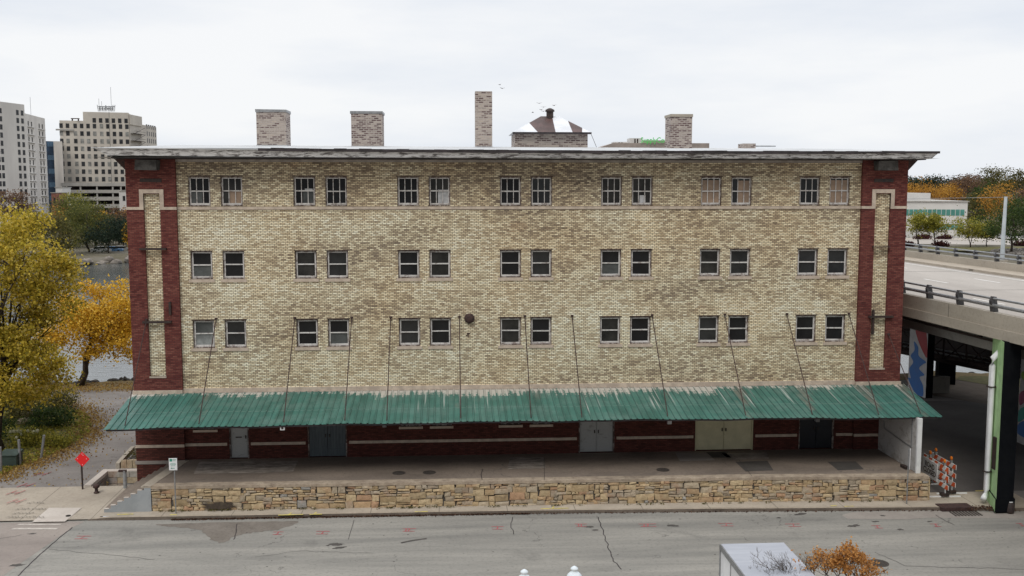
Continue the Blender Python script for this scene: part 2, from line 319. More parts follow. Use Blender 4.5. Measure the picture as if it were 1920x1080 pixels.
gc = mix(n, math_(n, 'MULTIPLY', sp.outputs[2], .6), gc, (.02, .06, .055))
n.links.new(gc, b.inputs['Base Color']); b.inputs['Roughness'].default_value = .5; M['awning'] = m
# water
m, n, b = base('river_water'); b.inputs['Base Color'].default_value = (.09, .10, .10, 1); b.inputs['Roughness'].default_value = .1; b.inputs['IOR'].default_value = 1.9
b.inputs['Specular IOR Level'].default_value = .6; bump(n, b, noise(n, pos(n, (.7, 1.6, 1)), 1.1, 5, .65), .35, .10); M['water'] = m
def leafmat(name, stops, rough=.6, trans=.42):
    m, n, b = base(name); g = N(n, 'ShaderNodeNewGeometry'); v = math_(n, 'ADD', math_(n, 'MULTIPLY', g.outputs['Random Per Island'], .7), math_(n, 'MULTIPLY', noise(n, pos(n), .55, 4, .7), .6))
    v = math_(n, 'SUBTRACT', v, .13)
    c = ramp(n, stops, v); n.links.new(c, b.inputs['Base Color']); b.inputs['Roughness'].default_value = rough; b.inputs['Specular IOR Level'].default_value = .2
    t = N(n, 'ShaderNodeBsdfTranslucent'); n.links.new(c, t.inputs['Color']); ms = N(n, 'ShaderNodeMixShader'); ms.inputs[0].default_value = trans
    o = n.nodes['Material Output']; n.links.new(b.outputs[0], ms.inputs[1]); n.links.new(t.outputs[0], ms.inputs[2]); n.links.new(ms.outputs[0], o.inputs['Surface']); return m
LM = {
 'yellow': leafmat('yellow_olive_leaves', [(.0, (.10, .095, .015)), (.25, (.27, .23, .03)), (.5, (.50, .40, .045)), (.75, (.72, .55, .08)), (1, (.82, .72, .28))]),
 'gold': leafmat('golden_leaves', [(0, (.24, .15, .02)), (.35, (.52, .32, .03)), (.7, (.78, .49, .05)), (1, (.86, .64, .18))]),
 'orange': leafmat('orange_leaves', [(0, (.17, .08, .02)), (.4, (.40, .20, .035)), (.8, (.60, .33, .06)), (1, (.62, .42, .13))]),
 'green': leafmat('green_leaves', [(0, (.012, .025, .010)), (.4, (.035, .065, .018)), (.8, (.085, .12, .03)), (1, (.16, .17, .05))]),
 'dark': leafmat('dark_evergreen_leaves', [(0, (.008, .016, .012)), (.5, (.022, .04, .026)), (1, (.06, .08, .045))]),
 'mid': leafmat('mid_green_olive_leaves', [(0, (.03, .04, .014)), (.4, (.085, .10, .028)), (.8, (.19, .19, .05)), (1, (.32, .26, .07))]),
 'rust': leafmat('rust_orange_leaves', [(0, (.20, .08, .025)), (.4, (.42, .19, .05)), (.8, (.62, .32, .10)), (1, (.66, .42, .18))]),
 'olive': leafmat('olive_leaves', [(0, (.035, .035, .015)), (.4, (.09, .085, .03)), (.8, (.17, .15, .045)), (1, (.26, .20, .06))]),
 'lime': leafmat('yellow_green_leaves', [(0, (.09, .10, .018)), (.4, (.21, .21, .035)), (.8, (.42, .37, .06)), (1, (.55, .45, .10))]),
 'brown': leafmat('russet_twiggy_leaves', [(0, (.06, .04, .03)), (.4, (.15, .095, .065)), (.8, (.25, .15, .09)), (1, (.34, .2, .1))]),
 'maroon': leafmat('maroon_leaves', [(0, (.02, .008, .009)), (.5, (.06, .02, .02)), (1, (.12, .045, .04))]),
 'flower': leafmat('hydrangea_heads', [(0, (.45, .45, .3)), (1, (.7, .7, .55))]),
 'fallen': leafmat('fallen_leaves', [(0, (.12, .06, .03)), (.4, (.3, .18, .06)), (.8, (.48, .33, .10)), (1, (.55, .42, .2))]),
}
M['bark'] = plain('dark_bark', (.075, .058, .045), .95, c2=(.03, .023, .018), scale=6, stretch=(1, 1, .3), bmp=.6)
M['barkgrey'] = plain('grey_bark', (.13, .11, .095), .95, c2=(.06, .05, .045), scale=6)

# ------------------------------------------------------------ foliage
def leaf_mesh(name, pts, size, mat, parent, tilt=.8):
    n = len(pts); a = rng.normal(size=(n, 3)); a /= np.linalg.norm(a, axis=1)[:, None] + 1e-9
    h = rng.normal(size=(n, 3)); bb = np.cross(a, h); bb /= np.linalg.norm(bb, axis=1)[:, None] + 1e-9
    sz = size * rng.uniform(.55, 1.25, (n, 1)); P = np.asarray(pts)
    V = np.stack([P - a * sz * .5 - bb * sz * .1, P - bb * sz * .38 + a * sz * .05, P + a * sz * .5 + bb * sz * .06, P + bb * sz * .38], 1).reshape(-1, 3)
    off = np.array(parent['_o']) if parent is not None else np.zeros(3)
    me = bpy.data.meshes.new(name); me.vertices.add(4 * n); me.vertices.foreach_set('co', (V - off).ravel())
    me.loops.add(4 * n); me.loops.foreach_set('vertex_index', np.arange(4 * n)); me.polygons.add(n)
    me.polygons.foreach_set('loop_start', np.arange(0, 4 * n, 4)); me.polygons.foreach_set('loop_total', np.full(n, 4)); me.update(calc_edges=True)
    me.materials.append(mat); o = bpy.data.objects.new(name, me); COL.objects.link(o)
    if parent is not None: o.parent = parent
    return o
def cloud(c, r, n, clumps, cs, shell=.55):
    """points of leaves: clumps scattered in an ellipsoid"""
    c = np.array(c); r = np.array(r); d = rng.normal(size=(clumps, 3)); d /= np.linalg.norm(d, axis=1)[:, None]
    rad = rng.uniform(shell ** 3, 1, (clumps, 1)) ** (1 / 3) * rng.uniform(.78, 1.08, (clumps, 1)); cc = c + d * rad * r
    wgt = rng.uniform(.3, 1.6, clumps); k = rng.choice(clumps, n, p=wgt / wgt.sum()); s = cs * rng.uniform(.6, 1.4, (clumps, 1))
    g = rng.normal(size=(n, 3)) * np.array([1, 1, .62]); return cc[k] + g * s[k], cc
def branchy(b, base, top, r0, ends, seg=6, lim=14):
    base = Vector(base); top = Vector(top); pts = []
    for i in range(7):
        t = i / 6; q = base.lerp(top, t); q += Vector((random.uniform(-1, 1), random.uniform(-1, 1), 0)) * (.035 * (top - base).length * (0 < i)); pts.append(q)
    b.tube(pts, [r0 * 1.25] + [r0 * (1 - .82 * i / 6) for i in range(1, 7)], 8)
    for e in ends[:lim]:
        e = Vector(e); t = random.uniform(.3, .85); i = int(t * 6); s = pts[i]; mid = s.lerp(e, .5) + Vector((random.uniform(-.2, .2), random.uniform(-.2, .2), .12)) * (e - s).length * .5
        rr = r0 * (1 - .8 * t) * .55; b.tube([s, s.lerp(mid, .6), mid, mid.lerp(e, .6), e], [rr, rr * .8, rr * .6, rr * .35, rr * .12], 5)
        for _ in range(3):
            f = mid.lerp(e, random.random()); g = f + Vector((random.gauss(0, 1), random.gauss(0, 1), random.gauss(.3, .7))) * (e - s).length * .22
            b.tube([f, f.lerp(g, .5) + Vector((0, 0, .05)), g], [rr * .35, rr * .2, rr * .07], 4)
def tree(name, label, base, crown_c, crown_r, n, clumps, cs, leaf, mat, r0=.25, bark='bark', group=None, lim=14, extra=None, shell=.55, multi=1, cat='tree'):
    t = thing(name, label, cat, base, group); pts, cc = cloud(crown_c, crown_r, n, clumps, cs, shell)
    ends = [tuple(p) for p in cc]; random.shuffle(ends); b = MB()
    for k in range(multi):
        bs = (base[0] + random.uniform(-.25, .25) * (multi > 1), base[1], base[2] - .1)
        tp = (crown_c[0] + random.uniform(-.35, .35) * crown_r[0] * (multi > 1), crown_c[1], crown_c[2] + crown_r[2] * .45)
        branchy(b, bs, tp, r0 / (1 + .35 * (multi - 1)), ends[k * lim:], lim=lim)
    b.build('trunk', M[bark], t, smooth=True)
    if extra:
        for ec, er, en, ek in extra: pts = np.vstack([pts, cloud(ec, er, en, ek, cs, shell)[0]])
    leaf_mesh('crown', pts, leaf, mat, t); return t
def shrub(name, label, c, r, n, leaf, mat, group=None, cat='shrub'):
    t = thing(name, label, cat, (c[0], c[1], c[2]), group); pts, cc = cloud((c[0], c[1], c[2] + r[2] * .9), r, n, 26, r[0] * .2, .3)
    pts[:, 2] = np.maximum(pts[:, 2], c[2] + .02); b = MB()
    for e in cc[:8]: b.tube([c, ((c[0] + e[0]) / 2, (c[1] + e[1]) / 2, (c[2] + e[2]) / 2 + .1), e], [.025, .018, .008], 4)
    b.build('stem', M['bark'], t); leaf_mesh('foliage', pts, leaf, mat, t); return t

# ============================================================ SETTING
Z0 = .13
KERB = [(-300, -5.1), (-16.2, -5.1), (-13, -5.2), (2.7, -5.36), (12, -5.66), (22, -6.06), (27, -6.5), (60, -8.2), (300, -14)]
b = MB()
for (x0, y0), (x1, y1) in zip(KERB, KERB[1:]): b.face([(x0, y0 + .4, 0), (x0, -22, 0), (x1, -22, 0), (x1, y1 + .4, 0)])
road = struct(b.build('road', M['road']))
b = MB(); j0 = G(136, 989, 0); j1 = G(32, 1080, 0); j1 = (j1[0] - .9, j1[1] - 3)
b.face([(-60, -5.2, .004), (-60, -22, .004), (j1[0], j1[1], .004), (j0[0], j0[1], .004), (j0[0] + .25, -5.2, .004)])
struct(b.build('side_road', M['roadpink']))
b = MB(); b.face([(-400, -22, 0.0), (-400, -500, 0.0), (400, -500, 0), (400, -22, 0)]); struct(b.build('near_ground', M['walk']))
# near bank land with a hole for the sunken area beside the building
PX0, PX1, PY0, PY1 = -17.75, -15.65, -.35, 1.95
b = MB()
def q(x0, x1, y0, y1, z=Z0): b.face([(x0, y0, z), (x1, y0, z), (x1, y1, z), (x0, y1, z)])
q(-400, PX0, -.35, 25.6); q(PX1, 400, -.35, 25.6); q(PX0, PX1, PY1, 25.6); q(-13.6, 400, -4.0, -.35)
for (xa_, ya_), (xb_, yb_) in zip(KERB, KERB[1:]):
    if xa_ >= 27: b.face([(xa_, ya_ + .17, Z0), (xb_, yb_ + .17, Z0), (xb_, -4.0, Z0), (xa_, -4.0, Z0)])
xs = list(np.linspace(-120, 120, 90))
for a, c in zip(xs, xs[1:]):
    ya = 25.6 + .6 * sin(a * .7) + .4 * sin(a * 1.9); yc = 25.6 + .6 * sin(c * .7) + .4 * sin(c * 1.9)
    b.face([(a, 25.6, Z0), (c, 25.6, Z0), (c, yc + .6, Z0 - .05), (a, ya + .6, Z0 - .05)]); b.face([(a, ya + .6, Z0 - .05), (c, yc + .6, Z0 - .05), (c, yc + 1.4, -1.3), (a, ya + 1.4, -1.3)])
struct(b.build('ground', M['path']))
b = MB(); b.face([(-2500, 20, -1), (2500, 20, -1), (2500, 400, -1), (-2500, 400, -1)]); struct(b.build('river', M['water']))
# far bank
SH = [(-2500, 260), (-400, 190), (-110, 158), (-78, 152), (-66, 163), (-30, 160), (10, 140), (45, 118), (70, 104), (300, 85), (2500, 60)]
def shy(x):
    for (a, ya), (c, yc) in zip(SH, SH[1:]):
        if a <= x <= c: return ya + (yc - ya) * (x - a) / (c - a)
    return 160
def farz(x, d):
    r = min(1, max(0, (x + 10) / 60.)); z = -1.2 + min(1, d / 6) * 1.6
    z += r * min(1, max(0, (d - 4) / 25)) * 2.4 + r * min(1, max(0, (d - 120) / 140)) * 9; return z
b = MB(); gx = list(np.concatenate([[-2500, -900, -400], np.linspace(-200, 300, 60), [500, 900, 2500]])); gd = [-2, 0, 3, 6, 12, 25, 45, 80, 120, 160, 210, 260, 400, 900, 3500]
V = [(x, shy(x) + d + (random.uniform(-1, 1) if 0 <= d < 10 else 0), farz(x, d)) for d in gd for x in gx]; nx = len(gx)
b.idx(V, [(i * nx + k, i * nx + k + 1, (i + 1) * nx + k + 1, (i + 1) * nx + k) for i in range(len(gd) - 1) for k in range(nx - 1)])
struct(b.build('far_bank', M['farland'], smooth=True))

# pavement pieces
b = MB()
b.face([(-120, -5.1, .03), (-15.7, -5.1, .06), (-15.7, -.35, Z0 + .004), (-120, -.35, Z0 + .004)])
b.face([(-15.72, -4.95, Z0 + .004), (-13.4, -4.98, Z0 + .004), (-13.4, -3.9, Z0 + .004), (-15.72, -3.9, Z0 + .004)])
K2 = [p for p in KERB if -14 <= p[0] <= 60]; K2 = [(-13.4, -5.19)] + K2[1:]
for (x0, y0), (x1, y1) in zip(K2, K2[1:]):
    if x0 >= 27: continue
    b.face([(x0, y0 + .18, Z0 + .004), (x1, y1 + .18, Z0 + .004), (x1, -3.9, Z0 + .004), (x0, -3.9, Z0 + .004)])
b.face([(-15.72, -4.95, Z0 + .004), (-15.72, -3.9, Z0 + .004), (-15.72, -3.9, .0), (-15.72, -4.95, 0)])
struct(b.build('sidewalk', M['walk']))
b = MB(); K3 = [(-16.2, -5.1, .05), (-15.2, -5.12, .12)] + [(x, y, .135) for x, y in K2]
for (x0, y0, h0), (x1, y1, h1) in zip(K3, K3[1:]):
    m0 = 24 if x1 > 12 else 12
    for i in range(m0):
        a = i / m0; c = (i + 1) / m0; P = lambda t: (x0 + (x1 - x0) * t, y0 + (y1 - y0) * t, h0 + (h1 - h0) * t)
        p, r = P(a), P(c); z1, z2 = p[2] + .006, r[2] + .006
        b.mi = 1; b.face([(p[0], p[1] - .03, -.02), (r[0], r[1] - .03, -.02), (r[0], r[1], z2), (p[0], p[1], z1)]); b.mi = 0; b.face([(p[0], p[1], z1), (r[0], r[1], z2), (r[0], r[1] + .2, z2), (p[0], p[1] + .2, z1)])
struct(b.build('kerb', [M['kerb'], concrete('dirty_kerb_face', (.16, .13, .105), (.10, .08, .065), (.05, .04, .032), s=1.5)]))
b = MB(); P = [G(92, 953, .09), G(153, 953, .09), G(122, 978, .05), G(60, 979, .05)]; b.face([(x, y, .115 if i < 2 else .055) for i, (x, y) in enumerate(P)])
struct(b.build('ramp_slab', M['ramp']))
b = MB()
for a, c, y0, y1 in ((35, 117, 981.5, 983.5), (26, 110, 989, 991.5)):
    p = [G(a + 3, y0, .03), G(c, y0, .03), G(c - 5, y1, .03), G(a - 6, y1, .03)]; b.face([(x, y, .05) if y > -5.1 else (x, y, .012) for x, y in p])
b.build('painted_line', M['whitemark'], road)
# shore verge, garden bed
b = MB(); xs = list(np.linspace(-60, 60, 60))
for a, c in zip(xs, xs[1:]):
    e = lambda t: 23.4 + .25 * sin(t * 1.3) + .2 * sin(t * 3.1)
    f = lambda t: 25.6 + .6 * sin(t * .7) + .4 * sin(t * 1.9) + .55
    b.face([(a, e(a), Z0 + .01), (c, e(c), Z0 + .01), (c, f(c), Z0 + .03), (a, f(a), Z0 + .03)])
struct(b.build('shore_verge', M['litter']))
GARD = [G(*p) for p in ((172, 797), (168, 782), (150, 770), (118, 760), (70, 750), (-40, 744), (-160, 744), (-160, 915), (-40, 902), (0, 893), (40, 876), (80, 862), (120, 842), (150, 826), (168, 811))]
b = MB(); b.face([(x, y, Z0 + .02) for x, y in GARD]); struct(b.build('garden_bed', M['grass']))
b = MB(); P = [G(*p) for p in ((1740, 740), (1860, 760), (1930, 770), (1990, 742), (1980, 716), (1850, 708), (1745, 716))]
b.face([(x, y, Z0 + .014) for x, y in P]); struct(b.build('dirt_bank', M['dirt']))
b = MB(); b.face([(22.6, -3.9, Z0 + .007), (60, -3.9, Z0 + .007), (60, 16, Z0 + .007), (23.4, 16, Z0 + .007)]); struct(b.build('underpass_shade', concrete('shade_toned_asphalt', (.12, .11, .105), (.09, .083, .078), (.06, .056, .052), s=.5)))  # dark asphalt sheet: the deck's shade put into the ground colour
b = MB(); P = [G(*p) for p in ((1792, 712), (1850, 722), (1960, 730), (1990, 712), (1850, 706), (1800, 706))]
b.face([(x, y, Z0 + .03) for x, y in P]); struct(b.build('grass_bank', M['grass']))
# garden grass tufts + fallen leaves
def inpoly(x, y, P):
    c = False
    for i in range(len(P)):
        (x1, y1), (x2, y2) = P[i - 1], P[i]
        if (y1 > y) != (y2 > y) and x < (x2 - x1) * (y - y1) / (y2 - y1) + x1: c = not c
    return c
pts = []
while len(pts) < 9000:
    x, y = random.uniform(-34, -20), random.uniform(1, 24)
    if inpoly(x, y, GARD): pts.append((x, y, Z0 + .05 + random.random() * .06))
stuff(leaf_mesh('grass_tufts', pts, .16, LM['lime'], None))
pts = []
while len(pts) < 7500:
    i = random.randrange(len(GARD)); (x1, y1), (x2, y2) = GARD[i - 1], GARD[i]; t = random.random()
    x = x1 + (x2 - x1) * t + random.gauss(0, .7); y = y1 + (y2 - y1) * t + random.gauss(0, .9)
    if x > -33: pts.append((x, y, Z0 + .03 + random.random() * .04))
for _ in range(2600): pts.append((random.uniform(-34, -19), random.uniform(22.6, 26), Z0 + .05))
for _ in range(900): pts.append((random.uniform(-30, -17), random.uniform(-.2, 23), Z0 + .02))
stuff(leaf_mesh('fallen_leaves', pts, .13, LM['fallen'], None))
pts = []
for _ in range(3200):
    x = random.uniform(-12.5, 3.5) if random.random() < .8 else random.uniform(3, 26)
    for (x0, y0), (x1, y1) in zip(KERB, KERB[1:]):
        if x0 <= x <= x1: yk = y0 + (y1 - y0) * (x - x0) / (x1 - x0)
    pts.append((x, yk - .05 - abs(random.gauss(0, .06)), .015 + random.random() * .04))
for _ in range(260): pts.append((random.gauss(24.4, .45), random.gauss(-6.3, .15), .16))
stuff(leaf_mesh('gutter_leaves', pts, .075, leafmat('gutter_leaves_mat', [(0, (.03, .018, .014)), (.6, (.09, .045, .03)), (1, (.25, .14, .08))]), None))

# road marks: red utility marks, yellow marks, dark patches, cracks
def strip(b, pts, wd, z):
    for (x0, y0), (x1, y1) in zip(pts, pts[1:]):
        d = math.hypot(x1 - x0, y1 - y0) + 1e-9; nx, ny = -(y1 - y0) / d * wd / 2, (x1 - x0) / d * wd / 2
        b.face([(x0 + nx, y0 + ny, z), (x0 - nx, y0 - ny, z), (x1 - nx, y1 - ny, z), (x1 + nx, y1 + ny, z)])
def blob(b, c, rx, ry, z, n=18, j=.25, ang=0):
    P = []
    for k in range(n):
        a = 2 * pi * k / n; r = 1 + random.uniform(-j, j); x, y = rx * r * cos(a), ry * r * sin(a); P.append((c[0] + x * cos(ang) - y * sin(ang), c[1] + x * sin(ang) + y * cos(ang), z))
    b.face(P)
for i, (px, py, w_) in enumerate(((155, 1008, 25), (521, 1000, 18), (605, 999, 24), (767, 994, 24), (933, 990, 22), (1090, 985, 22), (1215, 985, 32), (1362, 984, 26), (1488, 985, 26), (1645, 988, 16), (1755, 985, 14), (1915, 984, 12))):
    b = MB(); c = G(px, py, 0); hw = w_ / 2 / 41
    strip(b, [(c[0] - hw, c[1] + .17), (c[0] + hw, c[1] + .14)], .055, .011); strip(b, [(c[0] - hw * .9, c[1] - .15), (c[0] + hw * .85, c[1] - .18)], .055, .011)
    strip(b, [(c[0] + hw * .1, c[1] + .17), (c[0] - hw * .12, c[1] - .15)], .05, .012)
    if i in (3, 5, 6): strip(b, [(c[0] - hw * .4, c[1] + .17), (c[0] - hw * .5, c[1] - .15)], .05, .012)
    b.build('spray_mark', M['redmark'], road)
sw = bpy.data.objects['sidewalk']
for (px, py) in ((30, 941), (28, 925), (48, 911), (78, 890)):
    b = MB(); c = G(px, py, .12); z = Z0 + .03
    strip(b, [(c[0] - .3, c[1] - .3), (c[0] - .05, c[1] + .35)], .05, z); strip(b, [(c[0] + .1, c[1] - .3), (c[0] + .35, c[1] + .35)], .05, z); strip(b, [(c[0] - .17, c[1]), (c[0] + .2, c[1])], .05, z)
    b.build('spray_mark', M['redmark'], sw)
for (px, py, l) in ((235, 965, .7), (325, 966, .3), (545, 966, 1.1), (592, 965, .55), (790, 960, .6), (1040, 954, 1.3), (1563, 949, .3), (1592, 950, .45), (1838, 921, .5)):
    b = MB(); c = G(px, py, Z0); ww = .09 if px < 1600 else .12
    strip(b, [(c[0] - l / 2, c[1]), (c[0] + l / 2, c[1] + .02)], ww, Z0 + .02)
    if px in (545, 1040, 592): strip(b, [(c[0] - .1, c[1] + .05), (c[0], c[1] + .3)], .06, Z0 + .02)
    b.build('yellow_mark', M['yellowmark'], sw)
b = MB()   # scrawled surveying notes on the left sidewalk (illegible in the photo: strokes only)
for row, (px, py, n_) in enumerate(((50, 946, 5), (28, 957, 9), (22, 965, 6), (10, 972, 11))):
    for k in range(n_):
        c = G(px + k * 6.5, py - 1.0 * (k % 2), .08); a = random.uniform(-1, 1)
        strip(b, [(c[0], c[1]), (c[0] + .08 + .05 * a, c[1] + .16), (c[0] + .16, c[1] + .04 * a)], .025, Z0 - .01 if py > 955 else Z0 + .012)
b.build('scrawled_writing', M['darkmark'], sw)
b = MB()
for px, py, rx, ry in ((630, 1021, .30, .16), (637, 1027, .28, .1), (614, 1023, .08, .05), (1500, 964, .28, .11), (1460, 971, .12, .07), (1116, 994, .16, .09), (1104, 988, .2, .1), (1263, 986, .26, .13), (1655, 967, .12, .08), (1642, 978, .17, .07), (1688, 993, .14, .09), (1743, 978, .14, .05), (60, 1001, .17, .07), (30, 1060, .3, .12), (1602, 986, .3, .12)):
    c = G(px, py, 0); blob(b, c, rx, ry, .0085, j=.35, ang=random.uniform(-.3, .3))
for _ in range(90):
    blob(b, (random.uniform(-17, 26), random.uniform(-14, -6)), random.uniform(.015, .05), random.uniform(.015, .04), .0085, 7)
c0, c1 = G(752, 1018, 0), G(800, 1010, 0); strip(b, [c0, ((c0[0] + c1[0]) / 2, (c0[1] + c1[1]) / 2 + .05), c1], .14, .0085)
b.build('tar_patch', M['patch'], road)
b = MB()
def crack(P, wd=.03, z=.010, jit=.05):
    P = [G(x, y, 0) for x, y in P]; o = []
    for (x0, y0), (x1, y1) in zip(P, P[1:]):
        k = max(2, int(math.hypot(x1 - x0, y1 - y0) / .25))
        o += [(x0 + (x1 - x0) * i / k + random.uniform(-jit, jit), y0 + (y1 - y0) * i / k + random.uniform(-jit, jit)) for i in range(k)]
    strip(b, o + [P[-1]], wd, z)
crack([(136, 989), (100, 1018), (66, 1048), (32, 1082)], .045, .010, .015)
crack([(962, 970), (958, 985), (963, 1002)], .03); crack([(1123, 970), (1131, 998), (1142, 1030), (1150, 1052), (1165, 1068)], .035)
crack([(664, 975), (653, 1012)], .018, jit=.01); crack([(445, 982), (438, 1012)], .035)
crack([(1752, 965), (1790, 985)], .03); crack([(0, 1010), (40, 1003)], .02)
crack([(1640, 1035), (1700, 1062), (1800, 1064), (1925, 1068)], .02); crack([(480, 1045), (560, 1033), (700, 1038)], .014); crack([(90, 1030), (200, 1040), (290, 1050)], .016)
b.build('crack', M['tar'], road)
b = MB()
WP = [G(x, y, 0) for x, y in ((290, 984), (315, 988), (345, 990), (372, 993), (384, 1001), (396, 1012), (410, 1018), (424, 1017), (436, 1008), (452, 1002), (480, 998), (520, 993), (548, 985), (562, 977), (480, 978), (390, 980))]
P = []
for (xa_, ya_), (xb_, yb_) in zip(WP, WP[1:] + WP[:1]):
    for t_ in (0, .2, .4, .6, .8): P.append((xa_ + (xb_ - xa_) * t_ + random.gauss(0, .05), min(ya_ + (yb_ - ya_) * t_ + random.gauss(0, .035), -5.3)))
b.face([(x, y, .007) for x, y in P]); b.build('damp_patch', M['wet'], road)
b = MB(); P = [G(x, y, 0) for x, y in ((1578, 966), (1590, 973), (1700, 974), (1740, 971), (1925, 972), (1925, 962), (1755, 958), (1600, 960))]
b.face([(x, y, .006) for x, y in P]); b.build('concrete_strip', M['patchpale'], road)
def lid(name, label, c, r, parent=None, mat='iron', z=.0):
    b = MB(); b.lathe((c[0], c[1], z), [(r, 0), (r, .014), (r * .9, .016), (r * .88, .010), (.01, .010)], 24)
    for k in range(-3, 4):
        hw = math.sqrt(max(0, (r * .8) ** 2 - (k * r * .22) ** 2)); b.box(c[0] - hw, c[0] + hw, c[1] + k * r * .22 - .02, c[1] + k * r * .22 + .02, z + .008, z + .016)
    return b.build(name, M[mat], parent, label=label) if parent is not None else tag(b.build(name, M[mat]), label, 'manhole cover')
lid('manhole_cover', 'large round dark iron manhole cover in the road by the autumn twigs', G(1647, 1056, 0), .4)
lid('manhole_cover', 'small round iron lid in the pale ramp of the left sidewalk', G(128, 967, .09), .11, z=.09)

# storm drain inlet
dr = thing('storm_drain', 'dark kerb inlet and grate beside the striped barricades', 'storm drain', (*G(1790, 950), 0))
c = G(1790, 950)
b = MB(); b.box(c[0] - .75, c[0] + .75, c[1] - .3, c[1] + .35, .02, Z0 + .05); b.build('hood', M['rusty'], dr)
b = MB()
for k in range(9): b.box(c[0] - .45 + k * .15, c[0] - .37 + k * .15, c[1] - .95, c[1] - .35, .005, .03)
b.build('grate', M['iron'], dr)

pts = []
for _ in range(70):
    cx_ = random.uniform(-13.4, 22); cy_ = -4.42 - .0175 * (cx_ + 13.6) - .05; k_ = random.randrange(4, 22)
    for _k in range(k_): pts.append((cx_ + random.gauss(0, .08), cy_ - abs(random.gauss(0, .05)), Z0 + .02 + random.random() * .08))
stuff(leaf_mesh('weeds_and_grit', pts, .07, LM['olive'], None))
# ============================================================ WAREHOUSE
XL, XR = -15.55, 23.05; PLI, PRI = -13.2, 20.72; ZT = 16.12; ZP = 1.3; BD = 13.0
wh = thing('warehouse', 'four-storey cream brick warehouse with red brick corners and green awning', 'building', (3.75, 0, Z0))
WX = [-12.66 + i * 5.037 for i in range(7)]; WW = 1.06; WG = 2.6
rowsZ = [(13.86, 15.30), (10.30, 11.68), (6.89, 8.28)]
def wall_with_holes(x0, x1, z0, z1, holes, mat, depth=.2, name='wall', y=0):
    b = MB(); X = sorted({x0, x1} | {h[0] for h in holes} | {h[1] for h in holes}); Z = sorted({z0, z1} | {h[2] for h in holes} | {h[3] for h in holes})
    for i in range(len(X) - 1):
        for k in range(len(Z) - 1):
            cx, cz = (X[i] + X[i + 1]) / 2, (Z[k] + Z[k + 1]) / 2
            if any(h[0] < cx < h[1] and h[2] < cz < h[3] for h in holes): continue
            b.face([(X[i], y, Z[k]), (X[i + 1], y, Z[k]), (X[i + 1], y, Z[k + 1]), (X[i], y, Z[k + 1])])
    for a, c, e, f in holes:
        b.face([(a, y, e), (a, y, f), (a, y + depth, f), (a, y + depth, e)]); b.face([(c, y, f), (c, y, e), (c, y + depth, e), (c, y + depth, f)])
        b.face([(a, y, f), (c, y, f), (c, y + depth, f), (a, y + depth, f)]); b.face([(c, y, e), (a, y, e), (a, y + depth, e), (c, y + depth, e)])
    return b.build(name, mat, wh)
holes = [(x + s * (WG - WW), x + s * (WG - WW) + WW, z0, z1) for z0, z1 in rowsZ for x in WX for s in (0, 1)]
wall_with_holes(PLI, PRI, 4.85, ZT, holes, M['cream'], name='front_wall')
b = MB()   # other walls
b.box(XL + .02, XL + .3, .25, BD, Z0 - .1, ZT - .05); b.box(XR - .3, XR - .02, .25, BD, Z0 - .1, ZT - .05); b.box(XL + .02, XR - .02, BD - .3, BD + .01, Z0 - .1, ZT - .06)
b.box(XL + .1, XR - .1, .26, .40, Z0 - .1, ZT - .2)
b.build('side_wall', M['red'], wh)
